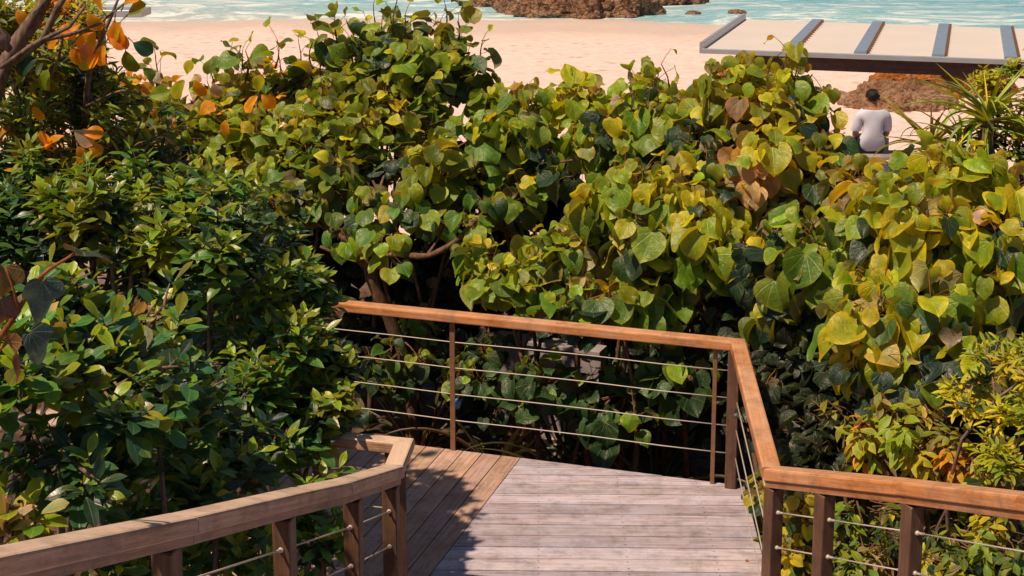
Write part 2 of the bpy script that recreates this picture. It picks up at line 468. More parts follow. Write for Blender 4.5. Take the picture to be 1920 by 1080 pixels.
def tips_of(lobes, n, zmin=-0.45, shell=0.42, cam_bias=0.55, clumps=11, spread=.20):
    """twig tips gathered in clumps over the outside of the lobes, with hollows between them"""
    ws = np.array([l[1][0] * l[1][2] + l[1][1] * l[1][2] for l in lobes]); ws /= ws.sum()
    cl = []
    for (c, r), wt in zip(lobes, ws):
        m = max(4, int(clumps * (.5 + .5 * wt * len(lobes))))
        for _ in range(m):
            for _t in range(30):
                d = rnd_dir(zmin)
                if d[1] > 0.25 and rng.random() < cam_bias: continue
                break
            cl.append((c, r, d, rng.uniform(.72, 1.10), wt / m))
    cw = np.array([q[4] for q in cl]); cw /= cw.sum()
    res = []
    tries = 0
    while len(res) < n:
        tries += 1
        ci = rng.choice(len(cl), p=cw); c, r, d, f, _w = cl[ci]
        f2 = f * (1 - shell * .8 * rng.random() ** 1.6)
        p = c + d * r * f2 + rng.normal(0, spread, 3) * r.mean()
        if tries < 20 * n and any(np.linalg.norm((p - c2) / r2) < 0.45 for (c2, r2) in lobes): continue
        res.append((p, unit(d / r * r.mean() + np.array((0, 0, .35))), c, d[2], ci))
    return res

def shrub(name, label, cat, base, lobes, tips, style, pal, size, mat, group=None, sprigs=(), trunk_r=0.03, bark='bark', trunk_paths=None, leaves=(6, 9), zmin=-0.45,
          young=None, sunlean=0.25, shell=0.42, stems=4, kind=None, cam_bias=0.55, extra_fol=None, droop=0.55, clumps=7, spread=.125, lowdark=1.0):
    bx, by = base
    root = empty(name, (bx, by, ground_z(bx, by)), label, cat, group)
    L = lobes_px(lobes)
    kind = kind or {'hib': 'hib'}.get(style, 'ell')
    fol = Foliage(kind); wood = MB()
    B = np.array(root.location)
    # main stems
    if trunk_paths:
        for pts, r0, r1 in trunk_paths:
            wood.tube(pts, list(np.linspace(r0, r1, len(pts))), 8)
    for i, (c, r) in enumerate(L):
        for q in range(max(1, stems // len(L) + (1 if i == 0 else 0))):
            e = c + rnd_dir(-.2) * r * 0.35
            b0 = B + np.array((rng.normal(0, .10), rng.normal(0, .10), -0.05))
            pts = curve_pts(b0, e, 0.0, 7, 0.07)
            wood.tube(pts, list(np.linspace(trunk_r * rng.uniform(.7, 1), trunk_r * .3, 7)), 6)
    tl = tips_of(L, tips, zmin, shell, cam_bias, clumps, spread)
    for s_ in sprigs:
        p = at(*s_[:3]); c = p + np.array((0, 0.1, -0.45))
        for q_ in (.13, .26):
            tl.append((p - UP * q_ + rng.normal(0, .035, 3), unit(np.array((rng.normal(0, .4), rng.normal(0, .4), 1))), c - UP * q_, 1.0, -len(tl)))
        tl.append((p, unit(np.array((rng.normal(0, .15), rng.normal(0, .15), 1))), c, 1.0, -len(tl)))
    tones = {}
    for (p, o, c, dz, ci) in tl:
        a = p + (c - p) * 0.55 + rng.normal(0, .03, 3)
        pts = curve_pts(a, p, 0, 4, 0.06)
        wood.tube(pts, [0.007 * size / .12, 0.0055 * size / .12, 0.004 * size / .12, 0.0025 * size / .12], 4, cap=False)
        ax = unit(o * 0.6 + UP * 0.6 + rng.normal(0, .15, 3))
        n = rng.integers(leaves[0], leaves[1] + 1) if ci >= 0 else rng.integers(2, 5)
        a0 = rng.uniform(0, 6.28)
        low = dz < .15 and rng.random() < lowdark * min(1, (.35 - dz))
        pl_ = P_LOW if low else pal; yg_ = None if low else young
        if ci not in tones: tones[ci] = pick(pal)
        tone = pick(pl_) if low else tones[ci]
        for k in range(n):
            az = a0 + k * 2.399
            h = np.array((math.cos(az), math.sin(az), 0.0))
            h = unit(h - ax * (h @ ax) * 0.6)
            age = k / max(1, n - 1)                       # 0 = youngest at the tip
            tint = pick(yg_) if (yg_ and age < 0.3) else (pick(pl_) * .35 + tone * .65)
            if style == 'hib':
                pet = size * rng.uniform(.45, .95)
                q = p - ax * age * size * 1.15
                e = q + unit(h * .75 + ax * (.55 - .5 * age) + o * .3) * pet
                wood.tube([q, (q + e) / 2 + UP * .01, e], [.0035, .003, .0025], 3, tint=(1.6, 1.5, .5), cap=False)
                d = unit(h * .5 + o * .28 - UP * (droop + rng.normal(0, .34)) + rng.normal(0, .26, 3))
                nn = h * .45 + o * .38 + UP * .55 + SUN * sunlean + rng.normal(0, .34, 3)
                sz = size * rng.uniform(.60, 1.08) * (0.58 + .54 * min(1, age * 2.2))
                fol.add(e, d, nn, sz, tint, rng.uniform(.85, 1.1))
            elif style == 'ros':
                q = p - ax * age * size * .9
                d = unit(h * (.55 + .5 * age) + ax * (.75 - .75 * age) + rng.normal(0, .14, 3))
                nn = ax * .9 - h * .25 + SUN * sunlean + rng.normal(0, .2, 3)
                fol.add(q + d * size * .08, d, nn, size * rng.uniform(.75, 1.2) * (.7 + .4 * min(1, age * 2)), tint, rng.uniform(.9, 1.15))
            elif style == 'hang':
                q = p - ax * age * size * 1.4
                d = unit(h * .7 - UP * (.35 + .4 * age) + o * .2 + rng.normal(0, .25, 3))
                nn = ax + o * .4 + SUN * sunlean + rng.normal(0, .3, 3)
                fol.add(q + d * size * .12, d, nn, size * rng.uniform(.7, 1.25), tint, rng.uniform(.85, 1.2))
    if extra_fol: extra_fol(fol, wood)
    fol.build('crown' if cat == 'tree' else 'foliage', mat, root)
    wood.build('trunk' if cat == 'tree' else 'woody_stem', M[bark], root, smooth=True)
    return root

# ================================================================== SETTING
def grid_sheet(name, xs, ys, zf, mat, kind='structure'):
    nx, ny = len(xs), len(ys)
    V = [(x, y, zf(x, y)) for y in ys for x in xs]
    F = [(j * nx + i, j * nx + i + 1, (j + 1) * nx + i + 1, (j + 1) * nx + i) for j in range(ny - 1) for i in range(nx - 1)]
    me = bpy.data.meshes.new(name); me.from_pydata(V, [], F)
    me.polygons.foreach_set('use_smooth', [True] * len(F)); me.materials.append(mat)
    o = bpy.data.objects.new(name, me); COL.objects.link(o); o['kind'] = kind
    return o

# sand: dry peach beach, damp band along the water, dark litter under the shrubs
k = NT('beach sand')
pos = k.geo().outputs['Position']; sp = k.node('ShaderNodeSeparateXYZ'); k.l.new(pos, sp.inputs[0])
grains = k.noise(pos, 3.0, 8, 0.7)
patch = k.noise(pos, 0.35, 5, 0.6)
dry = k.ramp(grains, [(0.25, (0.64, 0.45, 0.41)), (0.55, (0.86, 0.64, 0.61)), (0.8, (0.96, 0.77, 0.75))])
dry = k.mix(k.ramp(patch, [(0.35, 0.0), (0.7, 0.55)]), dry, (0.86, 0.64, 0.57))
track = k.ramp(k.noise(k.mapping(pos, (0.45, 2.2, 1)), 1.6, 7, 0.75), [(0.57, 0.0), (0.66, 1.0)])
dry = k.mix(k.math('MULTIPLY', track, 0.6), dry, (0.46, 0.25, 0.15))
wetline = k.math('ADD', sp.outputs[1], k.math('MULTIPLY', k.noise(k.mapping(pos, (1, .2, 1)), 0.22, 4), 9.0))
wetline = k.math('ADD', wetline, k.math('MULTIPLY', sp.outputs[0], 0.16))
wet = k.ramp(k.math('DIVIDE', k.math('SUBTRACT', wetline, 48.5), 6.0, clamp=True), [(0.0, 0.0), (0.6, 1.0)])
vo = k.node('ShaderNodeTexVoronoi'); k.l.new(k.mapping(pos, (1.0, 1.0, 0.0)), vo.inputs['Vector']); vo.inputs['Scale'].default_value = 1.7
prints = k.math('MULTIPLY', k.ramp(vo.outputs['Distance'], [(0.10, 1.0), (0.26, 0.0)]), k.ramp(k.noise(pos, 0.35, 3), [(0.40, 0.0), (0.52, 1.0)]))
dry = k.mix(k.math('MULTIPLY', prints, 0.75), dry, (0.45, 0.27, 0.19))
c = k.mix(wet, dry, k.mix(grains, (0.70, 0.53, 0.45), (0.86, 0.69, 0.62)))
lit = k.math('SUBTRACT', 1.0, k.math('DIVIDE', k.math('SUBTRACT', sp.outputs[1], 15.5), 3.0, clamp=True), clamp=True)
soil = k.mix(k.ramp(k.noise(pos, 9, 6, 0.7), [(0.45, 0.0), (0.62, 1.0)]), (0.05, 0.03, 0.02), (0.17, 0.09, 0.05))
soil = k.mix(k.ramp(k.noise(pos, 0.9, 3, 0.6), [(0.60, 0.0), (0.66, 0.85)]), soil, (0.62, 0.46, 0.38))
c = k.mix(lit, c, soil)
k.base(c, k.mix(wet, (0.9, 0.9, 0.9), (0.32, 0.32, 0.32)), 0.3)
k.bump(k.math('ADD', k.noise(k.mapping(pos, (1, 1.6, 1)), 2.2, 8, 0.7), k.math('MULTIPLY', grains, 0.4)), 0.55, 0.10)
M['sand'] = k.m
xs = list(np.concatenate([np.linspace(-60, -12, 18)[:-1], np.linspace(-12, 22, 86), np.linspace(22, 70, 18)[1:]]))
xs = [-1500, -500] + xs + [500, 1500]
ys = [-60, -20] + list(np.linspace(-4, 30, 86)) + list(np.linspace(30.6, 62, 60)) + [75, 110, 400, 2500]
def gz(x, y):
    return ground_z(x, min(y, 70)) if abs(x) < 100 else (-0.9 if y < 20 else ground_z(100, min(y, 70)))
grid_sheet('ground', xs, ys, gz, M['sand'])

SEA_Z = -1.60
k = NT('sea water')
pos = k.geo().outputs['Position']; sp = k.node('ShaderNodeSeparateXYZ'); k.l.new(pos, sp.inputs[0])
edge = k.math('ADD', sp.outputs[1], k.math('MULTIPLY', k.noise(k.mapping(pos, (1, .3, 1)), 0.2, 4), 7.0))
edge = k.math('ADD', edge, k.math('MULTIPLY', sp.outputs[0], 0.42))
dep = k.math('DIVIDE', k.math('SUBTRACT', edge, 48.0), 34.0, clamp=True)
c = k.ramp(dep, [(0.0, (0.58, 0.50, 0.46)), (0.13, (0.46, 0.56, 0.58)), (0.36, (0.20, 0.50, 0.62)), (0.7, (0.05, 0.36, 0.52))])
tex = k.noise(k.mapping(pos, (0.35, 1.0, 1)), 1.1, 6, 0.65, 0.6)
c = k.mix(k.ramp(tex, [(0.35, 0.0), (0.7, 0.6)]), c, (0.55, 0.70, 0.70))
fw = k.noise(k.mapping(pos, (0.40, 0.6, 1)), 0.5, 9, 0.75, 2.2)
foam = k.ramp(fw, [(0.49, 0.0), (0.59, 1.0)])
fl = k.math('MULTIPLY', foam, k.ramp(dep, [(0.0, 1.0), (0.35, 0.85), (0.8, 0.3)]))
fl2 = k.math('MULTIPLY', k.ramp(k.noise(k.mapping(pos, (0.4, 1.0, 1)), 2.6, 6, 0.75, 2.0), [(0.50, 0.0), (0.62, 0.8)]), k.ramp(dep, [(0.0, 1.0), (0.4, 0.5), (0.9, 0.2)]))
fm = k.math('MAXIMUM', fl, fl2)
c = k.mix(fm, c, (0.86, 0.86, 0.86))
k.base(c, k.mix(fm, (0.28, .28, .28), (0.8, .8, .8)), 0.35)
k.bump(k.math('ADD', tex, fw), 0.7, 0.12)
M['sea'] = k.m
me = bpy.data.meshes.new('sea')
me.from_pydata([(-2500, 38, SEA_Z), (2500, 38, SEA_Z), (2500, 5000, SEA_Z), (-2500, 5000, SEA_Z)], [], [(0, 1, 2, 3)])
me.materials.append(M['sea']); so = bpy.data.objects.new('sea', me); COL.objects.link(so); so['kind'] = 'structure'

# ------------------------------------------------------------------ rocks
def rock_material(name, a, b, c_, crack=0.8):
    k = NT(name); p = k.geo().outputs['Position']
    n = k.noise(p, 1.6, 9, 0.72); n2 = k.noise(p, 7.0, 6, 0.7)
    c = k.ramp(n, [(0.32, a), (0.5, b), (0.68, c_)])
    c = k.mix(k.ramp(n2, [(0.35, 0.75), (0.52, 0.0)]), c, (0.03, 0.018, 0.014))
    vr = k.node('ShaderNodeTexVoronoi', feature='DISTANCE_TO_EDGE'); k.l.new(k.mapping(p, (1, 1, 1.6)), vr.inputs['Vector']); vr.inputs['Scale'].default_value = 2.3
    c = k.mix(k.ramp(vr.outputs['Distance'], [(0.0, crack), (0.07, 0.0)]), c, (0.03, 0.018, 0.014))
    k.base(c, 0.9, 0.2); k.bump(k.math('ADD', n, n2), 1.0, 0.3)
    return k.m
M['rock'] = rock_material('brown rock', (0.18, 0.085, 0.05), (0.48, 0.26, 0.16), (0.72, 0.46, 0.30))
M['rock_orange'] = rock_material('orange rock', (0.34, 0.11, 0.025), (0.72, 0.27, 0.06), (0.85, 0.44, 0.18), 0.0)
M['rock_warm'] = rock_material('warm brown rock', (0.24, 0.11, 0.06), (0.56, 0.30, 0.18), (0.80, 0.52, 0.36), 0.0)

def rock(name, label, c, rad, mat, seed, sub=5, rough=0.35, cat='rock', group=None):
    import bmesh
    bm = bmesh.new(); bmesh.ops.create_icosphere(bm, subdivisions=sub, radius=1.0)
    rm = min(rad)
    for v in bm.verts:
        p = v.co.copy(); q = p * 1.0 + Vector((seed * 7.1, seed * 3.3, 0))
        w0 = Vector((p.x * rad[0], p.y * rad[1], p.z * rad[2]))
        n = noise.fractal(w0 * (1.1 / rm) + Vector((seed, 0, 0)), 0.8, 2.1, 6)
        rg = noise.ridged_multi_fractal(w0 * (1.7 / rm) + Vector((0, seed, 0)), 0.9, 2.2, 5, 1.0, 2.0)
        dsp = rm * (rough * 0.9 * n + rough * 0.35 * (rg - 1.0))
        nn = Vector((p.x / rad[0], p.y / rad[1], p.z / rad[2])).normalized()
        v.co = w0 + nn * dsp
    me = bpy.data.meshes.new(name); bm.to_mesh(me); bm.free(); me.materials.append(mat)
    o = bpy.data.objects.new(name, me); COL.objects.link(o)
    o.location = tuple(float(q) for q in c)
    return tag(o, label, cat, group)

def gpx(px, py):                                        # where the pixel meets the beach
    z = -1.4
    for _ in range(6):
        p = on(px, py, z); z = max(SEA_Z, ground_z(p[0], p[1]))
    return p
p = gpx(1085, 34); rock('rock_outcrop', 'long rugged brown rock outcrop lying on the sand at the water edge', (p[0] + .1, p[1] + 1.9, p[2] + .1), (2.9, 2.2, 1.3), M['rock'], 1, 6, .42)
p = gpx(1225, 12); rock('rock_outcrop', 'low dark tail of brown rock reaching into the wash right of the outcrop', (p[0] - .1, p[1] + 1.5, p[2] + .1), (2.3, 1.3, .75), M['rock'], 2, 6, .45)
p = gpx(905, 13); rock('rock', 'small rounded brown rock just left of the big outcrop', (p[0] + .1, p[1] + .5, p[2] + .05), (.80, .6, .42), M['rock'], 3, 5, .45)
p = gpx(1690, 208); rock('boulder', 'rounded pinkish brown boulder on the sand behind the seated person', (p[0] + .25, p[1] + .9, p[2] - .08), (1.45, 1.2, 0.52), M['rock_warm'], 5, 6, .40)
p = gpx(1765, 195); rock('boulder', 'orange earthy rock mound under the shelter roof', (p[0] + .55, p[1] + 2.0, p[2] + .1), (1.7, 1.2, 0.78), M['rock_orange'], 6, 6, .33)
p = gpx(1712, 148); rock('rock', 'small grey brown stone perched on top of the orange mound', (p[0] - .05, p[1] - 3.0, p[2] + .95), (.30, .3, .22), M['rock'], 9, 4, .3)
p = gpx(1300, 26); rock('rock', 'small dark rock at the edge of the wash on the left', (p[0], p[1], p[2] + .02), (.30, .25, .10), M['rock'], 7, 4, .4)
p = gpx(1382, 25); rock('rock', 'small brown rock awash in shallow foam above the shelter corner', (p[0], p[1], SEA_Z + .03), (.36, .25, .12), M['rock'], 8, 4, .4)

# ================================================================== DECK
def clip(poly, n, d):
    """keep the part of a convex polygon with n.p <= d"""
    out = []
    for i in range(len(poly)):
        a, b = poly[i], poly[(i + 1) % len(poly)]
        da, db = n @ a - d, n @ b - d
        if da <= 0: out.append(a)
        if da * db < 0: out.append(a + (b - a) * (da / (da - db)))
    return out

deck = empty('landing_deck', (0.2, 8.2, 0), 'weathered timber landing with boards laid in two directions', 'deck')
e1, e2 = on(755, 831)[:2], on(1372, 908)[:2]
ed = unit(e2 - e1)
far_l = e1 - ed * 2.2
rc = on(1396, 911)[:2]; rn = on(1440, 1080)[:2]; rn2 = rn + (rn - rc) / np.linalg.norm(rn - rc) * 1.0
POLY = [np.array((far_l[0] - .3, 6.75)), np.array((rn2[0] + .05, 6.75)), np.array((rn2[0] + .05, rn2[1])), rn2, rc, far_l]
POLY = [np.array((-2.2, 6.75)), np.array((rn[0] + (rn[0] - rc[0]) * .7, 6.75)), rc, e1 - ed * 1.4]
s0, s1 = on(977, 857)[:2], on(805, 1080)[:2]
sd = unit(s0 - s1); sn = np.array((-sd[1], sd[0]))           # sn points to the left
seam = sn @ s0

def boards(region, d, n, start, pitch, count, tintf, name, mat):
    mb = MB()
    for i in range(count):
        lo, hi = start + i * pitch + .004, start + (i + 1) * pitch - .004
        poly = clip(clip(region, n, hi), -n, -lo)
        if len(poly) < 3: continue
        tt = tintf(i); off = rng.uniform(0, 50); offv = rng.uniform(0, 50)
        ar = sum(poly[q][0] * poly[(q + 1) % len(poly)][1] - poly[(q + 1) % len(poly)][0] * poly[q][1] for q in range(len(poly)))
        if ar < 0: poly = poly[::-1]
        cen = sum(poly) / len(poly)
        z = rng.uniform(-.0012, .0012)
        top = [(q[0], q[1], z) for q in poly]
        top_in = [(*(q + unit(cen - q) * .003), z + .0) for q in poly]
        mid = [(q[0], q[1], z - .003) for q in poly]; bot = [(q[0], q[1], -.03) for q in poly]
        m = len(poly); uv = [(q @ d + off, q @ n + offv) for q in poly]
        vs = top_in + mid + bot
        fs = [list(range(m))] + [[a + m, (a + 1) % m + m, (a + 1) % m, a] for a in range(m)] + [[a + 2 * m, (a + 1) % m + 2 * m, (a + 1) % m + m, a + m] for a in range(m)]
        mb.add(vs, fs, uv * 3, tt)
        # screw heads over the joists
        along = [q @ d for q in poly]
        for jx in np.arange(math.ceil(min(along) / .52) * .52, max(along), .52):
            for f in (.22, .78):
                c2 = d * jx + n * (lo + (hi - lo) * f)
                if all((n_ := np.array(((poly[(q + 1) % m] - poly[q])[1], -(poly[(q + 1) % m] - poly[q])[0]))) @ (c2 - poly[q]) <= -.001 for q in range(m)):
                    ring = [(c2[0] + .0045 * math.cos(a), c2[1] + .0045 * math.sin(a), z + .0012) for a in np.linspace(0, 6.28, 7)[:-1]]
                    mb.add(ring, [list(range(6))], None, (.12, .10, .10))
    return mb.build(name, mat, deck)

reg_l = clip(POLY, -sn, -seam)
reg_r = clip(POLY, sn, seam)
def tint_l(i):
    g = rng.uniform(.82, 1.12); return (g * 1.0, g * rng.uniform(.93, 1), g * rng.uniform(.9, 1.0))
def tint_r(i):
    g = rng.uniform(.70, 1.08); return (g, g * rng.uniform(.95, 1.0), g * rng.uniform(.97, 1.04))
boards(reg_l, sd, sn, seam, .138, 26, tint_l, 'diagonal_boards', M['deck_brown'])
nv = np.array((0.02, 1.0)); nv /= np.linalg.norm(nv); dv = np.array((nv[1], -nv[0]))
boards(reg_r, dv, nv, 6.75, .146, 20, tint_r, 'cross_boards', M['deck'])
for q in np.arange(-1.9, 1.2, .45):
    yf = e1[1] + (q - e1[0]) * (e2[1] - e1[1]) / (e2[0] - e1[0]) - .08
    mb = MB(); mb.box((q, (6.8 + yf) / 2, -.125), (.05, yf - 6.8, .18), 0); mb.build('joist', M['joist'], deck)
mb = MB()
for (a, b) in ((far_l, e2 + ed * .05),):
    mb.sweep([(*(a + np.array((0, -.045))), -.032), (*(b + np.array((0, -.045))), -.032)], .04, .20, .004)
mb.build('fascia_board', M['post'], deck)
for (x, y) in ((-1.8, 9.2), (-.8, 8.9), (.85, 8.3), (1.1, 7.2), (-.6, 7.2)):
    mb = MB(); mb.box((x, y, -.65), (.1, .1, .9), 0, along=2); mb.build('support_leg', M['joist'], deck)

# stairs climbing back up toward the viewpoint
SLOPE = 0.37
stair = empty('staircase', (0.3, 3.4, 1.2), 'timber stair climbing from the landing between the two hand railings', 'staircase')
for i in range(17):
    y = 6.55 - i * .40; zt = .148 * (i + 1)
    hw = .95 + .30 * max(0, (6.9 - y)) * .9
    mb = MB(); mb.box((.36, y, zt - .02), (2 * hw, .41, .04), 0, bev=.006)
    mb.build('tread', M['deck'], stair)
for sx in (-1, 1):
    mb = MB(); pts = [(.36 + sx * (.93 + .27 * max(0, 6.9 - y)), y, .148 / .4 * (6.75 - y) - .06) for y in (6.6, 4, 2, 0)]
    mb.sweep(pts, .05, .24, .005); mb.build('stringer', M['post'], stair)

# ================================================================== RAILINGS
def z_stair(Y): return 1.0 + (6.8 - Y) * SLOPE
def on_slope(px, py):
    """point of the photo on the inclined plane of the stair hand rails"""
    d = ray(px, py); t = -d[2] / d[1]
    return at(px, py, (HC - 1.0 - 6.8 * SLOPE) / (t - SLOPE))

land = empty('landing_railing', (1.0, 8.9, 0), 'orange timber railing with steel cables along the far and right edge of the landing', 'railing')
RZ = 1.0
A = on(625, 563, RZ); A = A + unit(A - on(1380, 636, RZ)) * 1.0
Bc = on(1384, 638, RZ); Cc = on(1447, 876, RZ)
mb = MB(); mb.sweep([A, Bc, Cc], .10, .062, .012); mb.build('handrail', M['rail'], land)
farv = unit(Bc[:2] - A[:2]); sidev = unit(Cc[:2] - Bc[:2])
def far_at(px, py):                                          # foot of a bar on the far edge
    q = on(px, py)[:2]; t = (q - A[:2]) @ farv
    return A[:2] + farv * t
postsF = []
for (px, py, wpx) in ((848, 846, .036), (1337, 903, .028), (420, 800, .036)):
    q = far_at(px, py); postsF.append(q)
    mb = MB(); mb.box((q[0], q[1], .46), (wpx, .014, .952), math.atan2(farv[1], farv[0]), bev=.002, along=2)
    po = mb.build('steel_bar', M['rust'], land)
mb = MB(); qc = Bc[:2] - farv * .02 + sidev * .01
mb.box((qc[0], qc[1], .440), (.075, .075, .994), math.atan2(farv[1], farv[0]), bev=.005, along=2)
mb.build('post', M['post'], land)
for lv in (.79, .605, .415, .225):
    mb = MB(); sag = [(*(A[:2] + farv * t), lv - .004 * math.sin(math.pi * t * 1.3)) for t in np.linspace(0, np.linalg.norm(Bc[:2] - A[:2]) - .02, 9)]
    mb.tube(sag, .0037, 6); mb.build('cable', M['steel'], land, smooth=True)
    mb = MB(); mb.tube([(*(Bc[:2] + sidev * t), lv - .01) for t in np.linspace(.02, np.linalg.norm(Cc[:2] - Bc[:2]), 5)], .0045, 6)
    mb.build('cable', M['steel'], land, smooth=True)

def post_on(px, rail_pts, root, mat, w_, bot, fit=()):
    """square post under the rail at photo column px"""
    best = None
    for a, b in zip(rail_pts, rail_pts[1:]):
        for t in np.linspace(0, 1, 60):
            q = a + (b - a) * t; r = q - CAMPOS
            col = PPX + FPX * r[0] / (r[1] * CP - r[2] * SP)
            if best is None or abs(col - px) < best[0]: best = (abs(col - px), q, b - a)
    q, d = best[1], best[2]; top = q[2] - .105
    mb = MB(); mb.box((q[0], q[1], (top + bot(q[1])) / 2), (w_, w_, top - bot(q[1])), math.atan2(d[1], d[0]), bev=.005, along=2)
    o = mb.build('post', mat, root)
    return o, q

def stair_railing(label, pts, post_px, rail_mat, post_mat, wd, cables):
    root = empty('stair_railing', (pts[1][0], pts[1][1], z_stair(pts[1][1]) - 1.0), label, 'railing')
    P = [np.asarray(p) for p in pts]
    dense = []
    for i in range(len(P) - 1):                              # rail laid as short straight lengths
        m0 = P[i]; m1 = P[i + 1]
        dense.append(m0)
    dense.append(P[-1])
    mb = MB(); mb2 = MB()
    for i in range(len(dense) - 1):
        d = unit(dense[i + 1] - dense[i]); g = .0012
        off = rng.uniform(0, 30); tn = rng.uniform(.9, 1.08)
        n0 = len(mb.uv)
        mb.sweep([dense[i] + d * g, dense[i + 1]], wd, .066, .012, (tn, tn, tn))
        mb.uv[n0:] = [(u + off, v) for (u, v) in mb.uv[n0:]]
        mb2.sweep([dense[i] + d * .002, dense[i + 1]], .075, .036, .004, (.72, .70, .72), z0=-.0668)
    mb.build('handrail', rail_mat, root); mb2.build('under_rail', rail_mat, root)
    pos = []
    for px in post_px:
        o, q = post_on(px, dense, root, post_mat, .075, lambda y: max(-.05, .37 * (6.75 - y) - .1))
        pos.append(q)
    for lv in cables:
        for a, b in zip(pos, pos[1:]):
            mb = MB(); pa = np.array((a[0], a[1], a[2] - lv)); pb = np.array((b[0], b[1], b[2] - lv))
            mb.tube([pa, pb], .0037, 6); co = mb.build('cable', M['steel'], root, smooth=True)
            u_ = unit(pb - pa)
            for e, sgn in ((pa, 1), (pb, -1)):
                mf = MB()
                mf.tube([e + u_ * sgn * .036, e + u_ * sgn * .048, e + u_ * sgn * .052, e + u_ * sgn * .085], [.011, .011, .006, .0055], 8)
                mf.build('fitting', M['steel'], co)
    return root, pos

# right flight: from the landing corner up past the right edge of the view
rp = [Cc + np.array((0, 0, .0)), on_slope(1533, 884), on_slope(1697, 900), on_slope(1925, 926), on_slope(2200, 960)]
stair_railing('orange timber stair railing with three brown posts on the right side of the steps', rp, [1452, 1548, 1714, 2010], M['rail'], M['post'], .10, (.24, .43, .62, .80))
# left flight
lp = [on(738, 872, RZ), on_slope(638, 901), on_slope(555, 918), on_slope(342, 965), on_slope(0, 1032), on_slope(-260, 1085)]
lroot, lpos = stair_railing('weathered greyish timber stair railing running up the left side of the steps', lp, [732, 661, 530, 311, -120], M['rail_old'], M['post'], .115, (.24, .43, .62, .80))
ret = [on(738, 872, RZ), on(757, 826, RZ), on(655, 816, RZ), on(560, 806, RZ)]
ret[0] = lp[0]
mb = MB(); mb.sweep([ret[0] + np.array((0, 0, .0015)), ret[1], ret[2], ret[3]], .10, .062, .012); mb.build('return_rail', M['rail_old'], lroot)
for q in (ret[1] + (ret[2] - ret[1]) * .25, ret[1] + (ret[2] - ret[1]) * 1.6):
    mb = MB(); mb.box((q[0], q[1], .44), (.06, .06, .99), .05, bev=.005, along=2); mb.build('post', M['post'], lroot)
mb = MB(); q = lp[0]
mb.box((q[0] + .02, q[1] + .09, .44), (.06, .075, .99), .3, bev=.005, along=2); mb.build('post', M['post'], lroot)
for lv in (.79, .605, .415, .225):
    mb = MB(); mb.tube([(ret[1][0], ret[1][1], lv), (ret[3][0], ret[3][1], lv)], .0045, 6); mb.build('cable', M['steel'], lroot, smooth=True)

# ================================================================== BEACH SHELTER
M['panel'] = plain('milky roof sheet', (0.74, 0.66, 0.62), 0.45, 0.4, 0, 0.05, 1.2, 0.02)  # peach tint carries the glow of the sand in the base colour
M['alu'] = plain('grey aluminium', (0.40, 0.42, 0.48), 0.4, 0.5, 0.3, 0.12, 6)
M['alu_blue'] = plain('blue grey glazing bar', (0.30, 0.38, 0.52), 0.38, 0.5, 0.3, 0.15, 6)
M['beam'] = wood_material('dark beam', (0.04, 0.02, 0.018), (0.09, 0.045, 0.04), (0.14, 0.08, 0.06), 0.6)
zr = 1.42
N1, N2, F1, F2 = on(1318, 92, zr), on(1905, 113, zr), on(1397, 36, zr), on(1893, 53, zr)
sh = empty('beach_shelter', (*((N1 + N2 + F1 + F2) / 4)[:2], -1.2), 'open beach shelter with flat milky roof sheets and blue grey glazing bars', 'shelter')
def quad_slab(mb, a, b, c_, d, th, tint=(1, 1, 1)):
    vs = [a, b, c_, d] + [q - UP * th for q in (a, b, c_, d)]
    mb.add(vs, [[0, 1, 2, 3], [7, 6, 5, 4], [0, 4, 5, 1], [1, 5, 6, 2], [2, 6, 7, 3], [3, 7, 4, 0]], [(q[0], q[1]) for q in vs], tint)
along = unit(N2 - N1)
bars_near = [(1478, 97.5), (1612, 101.5), (1759, 106), (1895, 111)]
bars_far = [(1514, 39), (1635, 43), (1758, 47), (1882, 51)]
def roof_pt(s, t):
    return (N1 * (1 - s) + N2 * s) * (1 - t) + (F1 * (1 - s) + F2 * s) * t
def s_of(px, y_edge, Pa, Pb):
    best = min(np.linspace(-.05, 1.1, 600), key=lambda s: abs(PPX + FPX * ((Pa + (Pb - Pa) * s) - CAMPOS)[0] / (((Pa + (Pb - Pa) * s) - CAMPOS)[1] * CP - ((Pa + (Pb - Pa) * s) - CAMPOS)[2] * SP) - px))
    return best
S = [s_of(b[0], 0, N1, N2) for b in bars_near]
cuts = [0.0] + S + [1.0 + (S[-1] - S[-2])]
for a, b in zip(cuts, cuts[1:]):
    mb = MB(); g = .004
    quad_slab(mb, roof_pt(a + g, 0), roof_pt(b - g, 0), roof_pt(b - g, 1), roof_pt(a + g, 1), .025)
    mb.build('roof_sheet', M['panel'], sh)
for s_ in S:
    a, b = roof_pt(s_, .0) + UP * .045, roof_pt(s_, 1) + UP * .045
    mb = MB(); mb.sweep([a, b], .17, .05, .01); bo = mb.build('glazing_bar', M['alu_blue'], sh)
    for t in np.linspace(.04, .96, 16):
        q = a + (b - a) * t + along * .105
        mb = MB(); mb.tube([q - UP * .045, q + UP * .012], [.02, .02], 6); mb.build('bolt', M['rust'], bo)
mb = MB(); mb.sweep([roof_pt(-.004, -.005) + UP * .10, roof_pt(-.004, 1) + UP * .10], .06, .16, .008)
mb.build('edge_trim', M['alu'], sh)
mb = MB(); e0 = roof_pt(0, -.006) + UP * .012; e1_ = roof_pt(1.2, -.006) + UP * .012
mb.sweep([e0, e1_], .05, .07, .006); mb.build('gutter', M['alu'], sh)
b0, b1 = roof_pt(.125, .03) - UP * .066, roof_pt(1.15, .03) - UP * .066
mb = MB(); mb.sweep([b0, b1], .10, .19, .008); mb.build('beam', M['beam'], sh)
